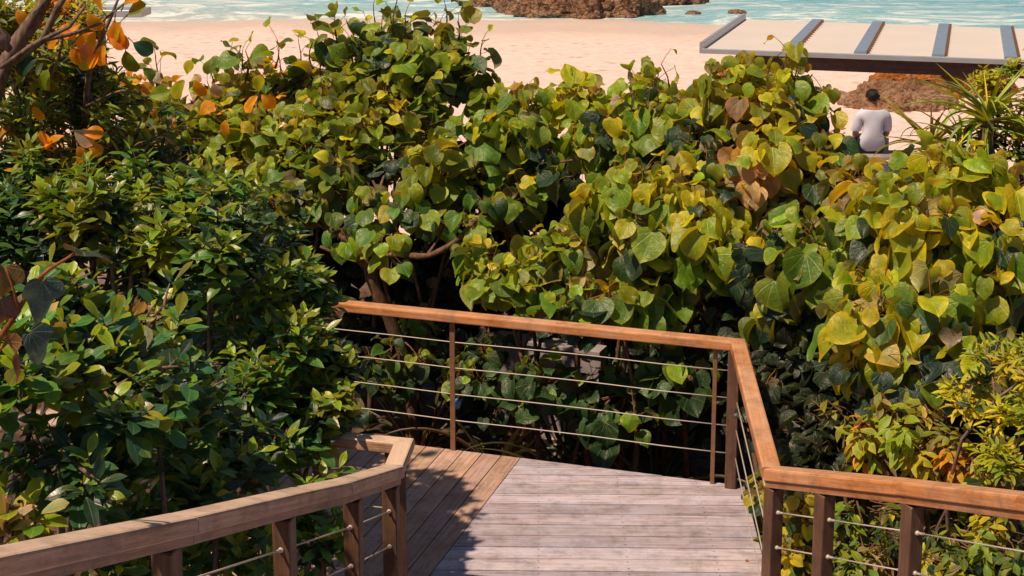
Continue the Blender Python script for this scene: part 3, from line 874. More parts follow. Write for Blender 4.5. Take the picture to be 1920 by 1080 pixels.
b0f, b1f = roof_pt(.125, .95) - UP * .066, roof_pt(1.15, .95) - UP * .066
mb = MB(); mb.sweep([b0f, b1f], .10, .19, .008); mb.build('beam', M['beam'], sh)
for q in (roof_pt(.14, .035), roof_pt(1.1, .035), roof_pt(.14, .95), roof_pt(1.1, .95)):
    gz_ = ground_z(q[0], q[1])
    mb = MB(); mb.box((q[0], q[1], (zr - .26 + gz_) / 2), (.15, .15, zr - .26 - gz_ + .05), math.atan2(along[1], along[0]), bev=.006, along=2)
    mb.build('post', M['beam'], sh)

# a second flat roof shows only its grey end past the left tree
q = at(267, 26, 24.0)
ro = empty('canopy_roof', (q[0] - 2, q[1] + 1, ground_z(q[0] - 2, q[1] + 1)), 'grey flat roof whose square end sticks out behind the orange leaves', 'canopy')
mb = MB(); mb.box((q[0] - 2.0, q[1] + .3, q[2]), (4.0, .6, .12), 0, bev=.008); mb.build('roof_slab', M['alu'], ro)
for dx in (-3.6, -.8):
    for dy in (.3,):
        mb = MB(); zz = ground_z(q[0] + dx, q[1] + dy); mb.box((q[0] + dx, q[1] + dy, (q[2] - .05 + zz) / 2), (.12, .12, q[2] - .05 - zz), 0, along=2); mb.build('post', M['beam'], ro)

# pale low wall glimpsed through the stems behind the landing
M['pale'] = plain('pale rendered wall', (0.34, 0.29, 0.33), 0.8, 0.2, 0, .3, 6)
a, b = at(930, 760, 11.6), at(1130, 760, 11.2)
lw = empty('low_wall', ((a[0] + b[0]) / 2, (a[1] + b[1]) / 2, -.75), 'pale low wall glimpsed through stems below the landing handrail', 'wall')
mb = MB(); mb.sweep([(a[0], a[1], .05), (b[0], b[1], .05)], .12, 0.9, .01); mb.build('wall_body', M['pale'], lw)
mb = MB(); mb.sweep([(a[0], a[1], .09), (b[0], b[1], .09)], .18, .037, .006); mb.build('coping', M['pale'], lw)

# ================================================================== BENCH AND PERSON
def skin_mesh(name, verts, edges, radii, mat, parent, root=0, sub=2):
    me = bpy.data.meshes.new(name); me.from_pydata([tuple(v) for v in verts], edges, [])
    o = bpy.data.objects.new(name, me); COL.objects.link(o)
    md = o.modifiers.new('s', 'SKIN'); sv = me.skin_vertices[0].data
    for i, r in enumerate(radii): sv[i].radius = r if hasattr(r, '__len__') else (r, r)
    sv[root].use_root = True
    s2 = o.modifiers.new('u', 'SUBSURF'); s2.levels = sub; s2.render_levels = sub
    dg = bpy.context.evaluated_depsgraph_get()
    me2 = bpy.data.meshes.new_from_object(o.evaluated_get(dg))
    bpy.data.objects.remove(o); me2.name = name
    me2.polygons.foreach_set('use_smooth', [True] * len(me2.polygons))
    me2.materials.clear(); me2.materials.append(mat)
    o = bpy.data.objects.new(name, me2); COL.objects.link(o); o.parent = parent
    return o
M['skin'] = plain('tanned skin', (0.36, 0.17, 0.10), 0.5, 0.4, 0, .08, 10, .02)
M['shirt'] = plain('pale lilac shirt', (0.58, 0.59, 0.72), 0.85, 0.2, 0, .10, 7, .35)
M['shorts'] = plain('dark shorts', (0.04, 0.045, 0.07), 0.85, 0.2, 0, .2, 12)
M['hair'] = plain('black hair', (0.006, 0.005, 0.006), 0.6, 0.3, 0, .4, 60, .6)
M['bench'] = wood_material('grey bench wood', (0.22, 0.16, 0.15), (0.36, 0.29, 0.29), (0.50, 0.42, 0.42), 0.65)

seatp = at(1634, 287, 18.3)
bn = empty('bench', (seatp[0], seatp[1], ground_z(seatp[0], seatp[1])), 'grey timber bench under the person in the pale shirt', 'bench')
bz = seatp[2]
for i in range(3):
    mb = MB(); mb.box((seatp[0] - .1, seatp[1] - .14 + i * .15, bz - .03), (1.3, .135, .05), 0, bev=.006); mb.build('seat_board', M['bench'], bn)
for sx in (-.6, .4):
    mb = MB(); gzb = ground_z(seatp[0], seatp[1])
    mb.box((seatp[0] + sx, seatp[1], (bz - .055 + gzb) / 2 - .02), (.09, .36, bz - .055 - gzb + .04), 0, bev=.006, along=2); mb.build('leg', M['bench'], bn)

# joints in metres, x right, y forward (toward the sea), z above the seat
V = [(0, 0, .11), (0, -.02, .25), (0, -.018, .40), (0, .0, .52), (0, .035, .595), (0, .05, .645), (0, .075, .715), (0, .07, .775)]
Rr = [(.15, .115), (.112, .088), (.135, .095), (.11, .08), (.058, .058), (.06, .062), (.078, .095), (.060, .075)]
E = [(i, i + 1) for i in range(7)]
def chain(start, pts, rad):
    prev = start
    for p, r in zip(pts, rad):
        V.append(p); Rr.append(r); E.append((prev, len(V) - 1)); prev = len(V) - 1
    return prev
for sx in (-1, 1):
    sh_ = chain(3, [(sx * .12, .0, .525), (sx * .172, .012, .495), (sx * .198, .035, .36), (sx * .205, .08, .24), (sx * .16, .24, .205), (sx * .10, .33, .19), (sx * .085, .375, .185)],
                [(.075, .075), (.062, .062), (.05, .05), (.043, .043), (.038, .038), (.028, .026), (.034, .02)])
    for f in range(4):
        fx = sx * (.115 - f * .02); L_ = (.07, .082, .076, .06)[f]
        chain(sh_, [(fx, .41, .187), (fx - sx * .004, .41 + L_ * .55, .178), (fx - sx * .006, .41 + L_ * .85, .155)], [.0105, .009, .0075])
    chain(sh_ - 1, [(sx * .05, .355, .195), (sx * .035, .385, .19)], [.012, .009])
    chain(0, [(sx * .09, .06, .09), (sx * .12, .27, .10), (sx * .14, .46, .095), (sx * .145, .49, -.08), (sx * .14, .50, -.32), (sx * .145, .57, -.375), (sx * .15, .68, -.39)],
          [(.10, .095), (.082, .082), (.06, .062), (.058, .06), (.037, .037), (.04, .034), (.035, .02)])
    chain(6, [(sx * .085, .068, .708), (sx * .097, .058, .712)], [(.016, .022), (.010, .02)])
chain(6, [(0, .165, .70), (0, .185, .69)], [.02, .012])
off = np.array((seatp[0], seatp[1], bz - .008))
person = None
Vw = [np.array(v) + off for v in V]
pe = empty('person', (seatp[0], seatp[1], ground_z(seatp[0], seatp[1])), 'person in a pale lilac shirt seated with back turned facing the beach', 'person')
pl = np.array(pe.location)
body = skin_mesh('body', [v - pl for v in Vw], E, Rr, M['skin'], pe, 0, 3)
def shirt_from(body):
    import bmesh
    bm = bmesh.new(); bm.from_mesh(body.data)
    bm.normal_update(); o_ = off - pl
    def inside(v):
        x, y, z = v.co.x - o_[0], v.co.y - o_[1], v.co.z - o_[2]
        if z > .588: return False
        if abs(x) > .150 and z < .30: return False
        if y > .17: return False
        return z > .035
    nv = [v.normal.copy() for v in bm.verts]
    dl = [f for f in bm.faces if not all(inside(v) for v in f.verts)]
    for v, n in zip(bm.verts, nv):
        c_ = v.co.copy()
        fold = .006 * noise.noise(Vector((c_.x * 16, c_.y * 16, c_.z * 7))) + .010 * max(0, 1 - (c_.z - o_[2]) / .45)
        v.co += n * (.013 + fold)
    bmesh.ops.delete(bm, geom=dl, context='FACES')
    for f in bm.faces: f.smooth = True
    me = bpy.data.meshes.new('shirt'); bm.to_mesh(me); bm.free(); me.materials.append(M['shirt'])
    o = bpy.data.objects.new('shirt', me); COL.objects.link(o); o.parent = body.parent
    md = o.modifiers.new('t', 'SOLIDIFY'); md.thickness = .004; md.offset = 1
    return o
shirt_from(body)
hv = [(0, .0, .085), (-.095, .07, .088), (-.122, .28, .10), (-.134, .38, .10), (.095, .07, .088), (.122, .28, .10), (.134, .38, .10)]
hr = [(.16, .13), (.112, .105), (.098, .095), (.09, .088), (.112, .105), (.098, .095), (.09, .088)]
skin_mesh('shorts', [np.array(v) + off - pl for v in hv], [(0, 1), (1, 2), (2, 3), (0, 4), (4, 5), (5, 6)], hr, M['shorts'], pe, 0, 2)
def ball(name, c, rad, mat, parent, sub=4, cut=None, fuzz=0.0):
    import bmesh
    bm = bmesh.new(); bmesh.ops.create_icosphere(bm, subdivisions=sub, radius=1)
    for v in bm.verts:
        q = v.co.copy(); s_ = 1 + fuzz * noise.noise(q * 9)
        if cut and cut(q): s_ *= .80
        v.co = Vector((q.x * rad[0] * s_ + c[0], q.y * rad[1] * s_ + c[1], q.z * rad[2] * s_ + c[2]))
    for f in bm.faces: f.smooth = True
    me = bpy.data.meshes.new(name); bm.to_mesh(me); bm.free(); me.materials.append(mat)
    o = bpy.data.objects.new(name, me); COL.objects.link(o); o.parent = parent
    return o
o3 = off - pl
ball('hair', o3 + np.array((0, .062, .758)), (.091, .104, .092), M['hair'], pe, 5, lambda q: (q.y > .45 and q.z < .55) or q.z < -.62 or (abs(q.x) > .8 and q.z < -.25), .06)
M['eye'] = plain('dark eye', (0.02, 0.015, 0.01), 0.2)
for sx in (-1, 1): ball('eye', o3 + np.array((sx * .033, .163, .722)), (.013, .009, .009), M['eye'], pe, 2)
M['lip'] = plain('lip', (0.30, 0.10, 0.08), 0.5)
ball('mouth', o3 + np.array((0, .158, .668)), (.024, .012, .008), M['lip'], pe, 3)

# ================================================================== PLANTS
G_H = 'broad leaved shrubs massed behind the landing'
P_SUNNY = [(YEL, 1.5), (YGR, 4), (GRN, 4.5), (OLV, 1.2), (PNK, .2)]
P_MID = [(YGR, 2), (GRN, 4), (OLV, 2), (DRK, 3), (TEA, .8), (YEL, .4), (PNK, .15)]
P_SHADE = [((.009, .022, .010), 5), ((.018, .036, .010), 1.2), ((.007, .020, .014), 3)]  # near-black leaf colours, the shade of the hollows painted into them
Y_SHADE = [((.012, .028, .010), 3), ((.03, .05, .010), 1)]  # same painted shade for the youngest leaves
P_RUST = [(OLV, 3), (GRN, 2), (DRK, 2), (PNK, 1.2), (BRN, .8), (YGR, 1.5)]
Y_GOLD = [(YEL, 3), (YGR, 4), (PNK, .2)]
Y_OLIVE = [(YGR, 3), (OLV, 2), (YEL, 1)]

def base_of(px, py, Y):
    p = at(px, py, Y); return (p[0], p[1])

def hib(label, lobes, tips, size, pal, base, **kw):
    kw.setdefault('young', Y_OLIVE)
    return shrub('broad_leaf_shrub', label, 'shrub', base, lobes, tips, 'hib', pal, size, M['hib'], G_H, **kw)

hib('tall olive green heart leaf shrub whose crown rises highest against the sand',
    [(710, 165, 12.6, 115, 60, .8), (790, 125, 12.4, 65, 50, .6), (865, 150, 12.3, 40, 45, .5), (600, 200, 12.8, 80, 50, .7), (735, 90, 12.5, 40, 40, .5)],
    90, .185, P_MID, base_of(720, 300, 12.8), droop=0.15, young=Y_OLIVE, trunk_r=.035,
    sprigs=[(595, 60, 12.6), (628, 28, 12.6), (700, 8, 12.5), (745, -2, 12.5), (835, 10, 12.4), (860, 40, 12.4), (690, 45, 12.5), (905, 75, 12.3), (520, 75, 12.8), (560, 80, 12.8), (460, 95, 12.9), (760, 25, 12.4), (800, 40, 12.4), (660, 75, 12.5)])
hib('small leaved olive shrub below the gap of open sand on the left',
    [(430, 215, 13.4, 95, 55, .7), (340, 220, 13.2, 85, 60, .7), (520, 190, 13.2, 70, 55, .6), (400, 270, 12.8, 110, 60, .7)],
    85, .17, [(OLV, 3), (GRN, 3), (DRK, 2), (YGR, 2), (PNK, .5), (ORG, .4)], base_of(430, 330, 13.2), droop=0.12, young=[(YGR, 3), (YEL, 2), (ORG, 1)],
    sprigs=[(455, 92, 13.3), (290, 95, 13.0), (390, 120, 13.3), (430, 105, 13.3)])
hib('dark green shrub with scattered yellow sprigs in the middle of the thicket',
    [(740, 260, 11.8, 130, 85, .7), (640, 280, 11.8, 100, 80, .7), (850, 280, 11.6, 95, 75, .6), (930, 370, 11.4, 70, 55, .4), (730, 330, 11.3, 120, 45, .6)],
    92, .185, P_MID, base_of(740, 480, 11.6), droop=0.25, young=Y_GOLD)
hib('olive shrub left of the forked trunk above the dark hollow',
    [(500, 290, 12.0, 90, 70, .6), (420, 310, 11.8, 70, 60, .5), (580, 340, 11.4, 80, 60, .5), (520, 370, 11.2, 60, 40, .5)],
    70, .172, P_MID, base_of(500, 460, 11.6), droop=0.25, young=Y_OLIVE)
hib('bright yellow green shrub along the skyline left of the shelter',
    [(1060, 235, 11.6, 110, 60, .6), (1180, 215, 11.4, 100, 65, .6), (990, 225, 11.7, 70, 60, .5), (930, 215, 12.0, 45, 60, .4), (1120, 285, 11.1, 110, 45, .6), (1250, 235, 11.3, 80, 70, .5)],
    88, .195, P_SUNNY, base_of(1110, 450, 11.3), droop=.75, young=Y_GOLD)
hib('tall yellowing shrub in front of the left end of the shelter roof',
    [(1385, 200, 11.0, 85, 60, .6), (1310, 210, 11.1, 80, 65, .6), (1470, 200, 10.9, 55, 60, .5), (1400, 275, 10.6, 110, 55, .6), (1300, 280, 10.8, 60, 50, .5)],
    80, .20, [(YEL, 3), (YGR, 4), (GRN, 2), (OLV, 2), (PNK, 1), (BRN, .4)], base_of(1400, 460, 10.8), droop=.75, young=Y_GOLD,
    sprigs=[(1475, 92, 10.9), (1495, 125, 10.9), (1445, 120, 11.0), (1540, 165, 10.8), (1350, 125, 11.0), (1240, 120, 11.2)])
hib('glowing yellow shrub standing forward above the centre of the handrail',
    [(1260, 350, 10.4, 90, 60, .5), (1180, 370, 10.4, 70, 60, .5), (1340, 390, 10.2, 85, 60, .5), (1260, 430, 10.0, 80, 55, .5), (1370, 450, 10.0, 60, 55, .4)],
    58, .215, [(YEL, 4), (YGR, 5), (GRN, 2.5), (PNK, .2)], base_of(1280, 560, 10.4), droop=.75, young=Y_GOLD, cam_bias=.7)
hib('rust tinged shrub with curled leaves below the seated person',
    [(1545, 325, 10.6, 70, 45, .5), (1480, 335, 10.4, 70, 55, .5), (1600, 375, 10.0, 60, 45, .45), (1500, 280, 10.7, 40, 40, .4)],
    52, .20, P_RUST, base_of(1540, 480, 10.4), young=[(PNK, 1), (OLV, 2), (YEL, 1.5)])
hib('deep green shrub between the two bright yellow ones on the right',
    [(1530, 450, 9.6, 80, 60, .5), (1450, 470, 9.7, 60, 60, .5), (1570, 500, 9.3, 55, 50, .4), (1480, 540, 9.6, 70, 40, .4)],
    40, .215, [(GRN, 4), (DRK, 2), (YGR, 3), (OLV, 1)], base_of(1510, 600, 9.6), droop=.75, young=Y_OLIVE, cam_bias=.7)
hib('large drooping yellow leaf shrub filling the right edge beside the railing',
    [(1740, 370, 8.7, 110, 60, .5), (1850, 390, 8.6, 80, 70, .5), (1690, 430, 8.5, 60, 60, .45), (1800, 470, 8.4, 110, 60, .5)],
    76, .218, [(YEL, 3.5), (YGR, 5), (GRN, 3), (PNK, .2)], base_of(1790, 760, 8.7), young=Y_GOLD, droop=.8, cam_bias=.7)
hib('lower hanging golden shrub overhanging the dark gap right of the rail corner',
    [(1700, 570, 8.1, 85, 55, .45), (1640, 620, 8.0, 65, 50, .4), (1770, 620, 8.0, 80, 55, .45), (1690, 680, 7.9, 70, 40, .4)],
    54, .218, [(YEL, 3), (YGR, 5), (GRN, 3), (PNK, .2)], base_of(1740, 900, 8.1), young=Y_GOLD, droop=.85, cam_bias=.7)
hib('pale spotted low shrub leaning over the middle of the handrail',
    [(960, 480, 10.5, 75, 45, .4), (1060, 480, 10.4, 70, 55, .4), (930, 530, 10.3, 50, 35, .35), (1040, 550, 10.2, 80, 30, .35)],
    42, .17, [(YGR, 3), (GRN, 3), (OLV, 2), (PNK, .8), (TEA, 1)], base_of(1000, 640, 10.5), droop=0.30, young=Y_GOLD, cam_bias=.7)
hib('broad flat leaves pressed against the handrail at its middle',
    [(1150, 560, 10.0, 70, 35, .3), (1230, 560, 10.1, 55, 40, .3), (1100, 540, 10.2, 45, 30, .3)],
    22, .22, [(GRN, 4), (DRK, 2), (YGR, 3)], base_of(1170, 700, 10.1), young=Y_OLIVE, cam_bias=.75)
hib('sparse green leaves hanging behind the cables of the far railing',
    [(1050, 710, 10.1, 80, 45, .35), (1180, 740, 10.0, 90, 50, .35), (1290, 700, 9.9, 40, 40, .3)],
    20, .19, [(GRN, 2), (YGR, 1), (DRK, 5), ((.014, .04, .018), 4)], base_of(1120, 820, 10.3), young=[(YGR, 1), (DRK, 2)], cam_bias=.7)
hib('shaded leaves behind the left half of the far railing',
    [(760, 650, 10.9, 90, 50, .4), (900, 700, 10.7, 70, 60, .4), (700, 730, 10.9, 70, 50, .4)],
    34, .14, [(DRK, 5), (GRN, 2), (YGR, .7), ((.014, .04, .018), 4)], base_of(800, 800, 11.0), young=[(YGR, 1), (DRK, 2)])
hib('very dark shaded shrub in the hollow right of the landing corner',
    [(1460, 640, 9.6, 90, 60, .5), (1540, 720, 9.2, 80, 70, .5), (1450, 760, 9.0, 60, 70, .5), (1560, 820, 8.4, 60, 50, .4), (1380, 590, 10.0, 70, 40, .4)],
    110, .17, P_SHADE, base_of(1500, 860, 9.3), young=Y_SHADE)
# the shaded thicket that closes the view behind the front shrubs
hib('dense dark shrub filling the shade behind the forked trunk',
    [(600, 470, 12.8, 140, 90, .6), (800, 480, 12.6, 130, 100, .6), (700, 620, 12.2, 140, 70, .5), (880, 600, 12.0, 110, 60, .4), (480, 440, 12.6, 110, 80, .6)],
    235, .17, P_SHADE, base_of(690, 700, 12.8), young=Y_SHADE, shell=.7)
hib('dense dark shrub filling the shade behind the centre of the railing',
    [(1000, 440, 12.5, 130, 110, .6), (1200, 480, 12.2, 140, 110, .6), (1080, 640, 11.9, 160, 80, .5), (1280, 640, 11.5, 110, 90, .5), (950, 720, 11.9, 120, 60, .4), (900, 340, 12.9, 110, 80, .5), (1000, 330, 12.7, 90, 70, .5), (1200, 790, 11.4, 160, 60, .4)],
    330, .18, P_SHADE, base_of(1120, 760, 12.3), young=Y_SHADE, shell=.7)
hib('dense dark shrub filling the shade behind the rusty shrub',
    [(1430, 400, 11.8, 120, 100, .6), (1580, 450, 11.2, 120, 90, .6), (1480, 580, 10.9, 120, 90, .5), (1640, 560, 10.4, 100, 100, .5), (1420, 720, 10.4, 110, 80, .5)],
    210, .18, P_SHADE, base_of(1500, 700, 11.4), young=Y_SHADE, shell=.7)
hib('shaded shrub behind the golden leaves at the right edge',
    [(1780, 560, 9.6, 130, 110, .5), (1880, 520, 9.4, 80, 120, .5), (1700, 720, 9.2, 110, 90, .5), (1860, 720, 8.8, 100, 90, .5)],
    150, .17, P_SHADE, base_of(1800, 820, 9.6), young=Y_SHADE, shell=.7)

# ---- the small forked tree whose trunk shows behind the far railing
tb = at(778, 760, 10.9)
tr = empty('forked_tree', (tb[0], tb[1], ground_z(tb[0], tb[1])), 'small tree with a bare brown forked trunk behind the far railing', 'tree')
B0 = np.array(tr.location)
def P_(l): return [at(*q) for q in l]
def limbs(mb, spec, sides=8, tint=(1, 1, 1)):
    for pts, r0, r1 in spec:
        # smooth the polyline (Catmull-Rom)
        p = [np.asarray(q) for q in pts]; q = [2 * p[0] - p[1]] + p + [2 * p[-1] - p[-2]]; out = []
        for i in range(1, len(q) - 2):
            for t in np.linspace(0, 1, 5)[:-1]:
                out.append(.5 * (2 * q[i] + (q[i + 1] - q[i - 1]) * t + (2 * q[i - 1] - 5 * q[i] + 4 * q[i + 1] - q[i + 2]) * t * t + (3 * q[i] - q[i - 1] - 3 * q[i + 1] + q[i + 2]) * t ** 3))
        out.append(p[-1])
        rr = np.linspace(r0, r1, len(out)) * (1 + .10 * np.sin(np.arange(len(out)) * 1.9))
        mb.tube(out, list(rr), sides, tint)
mb = MB()
limbs(mb, [([B0 - UP * .1] + P_([(762, 690, 10.9), (735, 610, 10.85), (705, 545, 10.8), (690, 500, 10.8)]), .060, .045),
           (P_([(690, 505, 10.8), (672, 465, 10.8), (620, 430, 10.9), (585, 400, 11.0), (540, 360, 11.2)]), .036, .014),
           (P_([(690, 505, 10.8), (665, 485, 10.75), (630, 475, 10.7), (600, 462, 10.7)]), .026, .012),
           (P_([(692, 505, 10.8), (715, 487, 10.75), (745, 477, 10.7), (800, 480, 10.6), (850, 455, 10.6), (885, 420, 10.7), (915, 390, 10.9)]), .034, .013),
           (P_([(688, 470, 10.8), (685, 440, 10.9), (700, 390, 11.0), (720, 330, 11.2)]), .028, .010),
           (P_([(800, 480, 10.6), (820, 450, 10.7), (838, 410, 10.9)]), .014, .007)])
fo = Foliage('hib'); wd = mb
for (px, py, Y) in [(610, 400, 11), (560, 380, 11), (540, 355, 11.1), (690, 400, 10.9), (720, 440, 10.7), (735, 480, 10.6), (745, 390, 10.8), (880, 410, 10.7), (905, 380, 10.8), (780, 400, 10.8), (640, 430, 10.8), (830, 415, 10.8), (760, 360, 10.9), (680, 350, 11)]:
    p = at(px, py, Y)
    for i in range(7):
        az = i * 2.4 + px; h = np.array((math.cos(az), math.sin(az), 0)); e = p + h * rng.uniform(.05, .13) - UP * rng.uniform(-.05, .1)
        wd.tube([p, (p + e) / 2 + UP * .01, e], [.004, .003, .0025], 3, cap=False)
        fo.add(e, h * .5 - UP * rng.uniform(.3, .8) + np.array((0, -.25, 0)), h * .3 + UP * .6 + np.array((-.2, -.4, 0)) + rng.normal(0, .25, 3), .15 * rng.uniform(.7, 1.2), pick([(GRN, 3), (DRK, 2), (YGR, 2), (YEL, .7)]))
fo.build('crown', M['hib'], tr); mb.build('trunk', M['bark'], tr, smooth=True)

# ---- glossy small leaved bushes on the left
G_F = 'glossy bushes crowding the left railing'
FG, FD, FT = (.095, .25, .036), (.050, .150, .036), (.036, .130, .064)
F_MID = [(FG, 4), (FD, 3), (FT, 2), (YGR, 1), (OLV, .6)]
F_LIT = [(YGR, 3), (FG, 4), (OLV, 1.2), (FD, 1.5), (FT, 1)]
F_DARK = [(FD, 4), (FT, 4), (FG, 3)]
def fic(label, lobes, tips, size, pal, base, kind='ell', **kw):
    kw.setdefault('young', [(YGR, 3), (OLV, 1), (GRN, 1)])
    kw.setdefault('leaves', (8, 12))
    kw.setdefault('spread', .17); kw.setdefault('clumps', 10)
    return shrub('glossy_bush', label, 'bush', base, lobes, tips, 'ros', pal, size, M['ficus'], G_F, kind=kind, bark='bark_grey', **kw)
fic('bright topped glossy bush with upright leaf rosettes at the upper left',
    [(300, 370, 7.9, 130, 65, .6), (410, 390, 7.8, 85, 60, .5), (200, 390, 7.6, 110, 70, .6), (340, 450, 7.4, 140, 60, .5)],
    250, .115, F_LIT, base_of(310, 640, 7.9), leaves=(8, 12))
fic('dense dark green glossy bush hanging over the end of the left railing',
    [(545, 560, 8.0, 80, 65, .28), (470, 520, 7.8, 100, 65, .5), (575, 660, 7.6, 70, 65, .22), (490, 660, 7.4, 110, 75, .45), (605, 755, 7.35, 55, 55, .3), (540, 790, 7.1, 90, 60, .4), (430, 770, 6.8, 100, 80, .4)],
    285, .118, F_MID, base_of(450, 860, 7.6))
fic('nearest glossy bush with rounded thick leaves at the left edge',
    [(160, 600, 5.6, 120, 80, .4), (70, 680, 5.0, 110, 90, .4), (200, 720, 5.2, 120, 80, .4), (280, 640, 5.8, 90, 80, .4)],
    120, .125, [(FG, 3), (FD, 3), (FT, 2.5), (YGR, 1.8), (PNK, .5)], base_of(90, 900, 5.6), kind='obo', leaves=(7, 10))
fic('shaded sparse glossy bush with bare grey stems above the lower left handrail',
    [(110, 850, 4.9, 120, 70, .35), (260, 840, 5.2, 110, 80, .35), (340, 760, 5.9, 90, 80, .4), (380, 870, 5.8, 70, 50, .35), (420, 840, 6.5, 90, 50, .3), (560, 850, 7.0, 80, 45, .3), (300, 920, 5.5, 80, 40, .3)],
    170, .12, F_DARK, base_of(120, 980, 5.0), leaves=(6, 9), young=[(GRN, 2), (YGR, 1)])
fic('low glossy bush seen between the posts under the left handrail',
    [(420, 1020, 5.9, 120, 60, .35), (590, 990, 6.6, 70, 70, .35), (180, 1060, 5.0, 150, 60, .35)],
    110, .10, F_MID, base_of(430, 1100, 6.1))
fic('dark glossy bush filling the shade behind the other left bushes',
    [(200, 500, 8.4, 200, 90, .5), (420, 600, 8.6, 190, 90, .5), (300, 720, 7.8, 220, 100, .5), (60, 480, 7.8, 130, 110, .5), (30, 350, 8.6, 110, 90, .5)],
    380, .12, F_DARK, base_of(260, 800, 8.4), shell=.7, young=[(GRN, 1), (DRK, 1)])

# ---- low pale leaved sprouts at the very lower left
shrub('sprout', 'pale veined broad sprout at the lower left just above the handrail', 'plant', base_of(50, 1000, 4.7),
      [(45, 965, 4.6, 55, 28, .15)], 8, 'ros', [(YGR, 3), (GRN, 2), (PNK, .5)], .13, M['soft'], None, kind='obo', leaves=(5, 7), stems=2, trunk_r=.01)

# ---- left tree: bare dark limbs and narrow leaves
lt = at(-40, 430, 8.6)
L_LOBES = [(90, 60, 8.8, 130, 70, .6), (40, 160, 8.6, 110, 80, .6), (140, 200, 8.8, 100, 70, .5), (100, 290, 8.5, 120, 60, .5), (200, 270, 8.8, 70, 50, .4), (-40, 40, 8.6, 100, 80, .5), (170, 60, 9.0, 80, 70, .4), (120, 110, 8.9, 110, 60, .4)]
def left_limbs(l):
    return [(P_(q), a, b) for q, a, b in l]
LIMB = left_limbs([([(-60, 330, 8.2), (0, 140, 8.1), (25, 90, 8.1), (70, 30, 8.1), (95, -20, 8.1), (120, -70, 8.2)], .055, .035),
                   ([(-30, 220, 8.0), (10, 125, 8.0), (40, 105, 8.0), (80, 75, 8.0), (105, 20, 8.0), (135, -30, 8.0)], .030, .016),
                   ([(25, 90, 8.1), (-10, 60, 8.1), (-60, 0, 8.1)], .05, .035),
                   ([(80, 75, 8.0), (130, 65, 8.0), (185, 45, 8.1), (235, 5, 8.2)], .014, .006),
                   ([(0, 130, 8.0), (60, 85, 7.9), (130, 50, 7.95), (160, 10, 8.0)], .018, .008),
                   ([(85, 165, 8.2), (110, 110, 8.2), (120, 60, 8.2)], .010, .006)])
shrub('narrow_leaf_tree', 'tree at the upper left corner with bare dark limbs and narrow leaves', 'tree', (lt[0], lt[1]), L_LOBES, 270, 'ros',
      [(OLV, 4), (GRN, 2), (DRK, 1), (YGR, 3), (YEL, 3), (BRN, 1), (ORG, 1)], .115, M['soft'], None, kind='lan', bark='bark_grey', trunk_paths=LIMB, leaves=(7, 11), young=[(YGR, 2), (YEL, 1), (OLV, 2)])
shrub('narrow_leaf_shrub', 'mixed dark green shrub under the bare limbs at the left edge', 'shrub', base_of(80, 520, 8.3),
      [(90, 370, 8.2, 130, 60, .5), (180, 330, 8.6, 100, 50, .5), (40, 290, 8.2, 80, 70, .5), (250, 290, 9.2, 80, 50, .5), (130, 190, 9.2, 120, 80, .5)], 210, 'ros',
      [(GRN, 4), (DRK, 4), (OLV, 2), (TEA, 1.5), (YGR, 1)], .12, M['soft'], None, kind='lan', bark='bark_grey', leaves=(7, 11), young=[(YGR, 2), (YEL, .6), (GRN, 2)])
hib('dark broad leaved filler shrub behind the orange leaves on the left',
    [(250, 240, 12.0, 110, 70, .6), (150, 170, 11.5, 130, 100, .6), (300, 330, 11.0, 110, 60, .5), (30, 120, 10.5, 120, 110, .6)],
    150, .15, [(OLV, 2), (DRK, 4), (GRN, 3), (YGR, 1)], base_of(200, 480, 11.6), young=[(YGR, 2), (ORG, .6)])

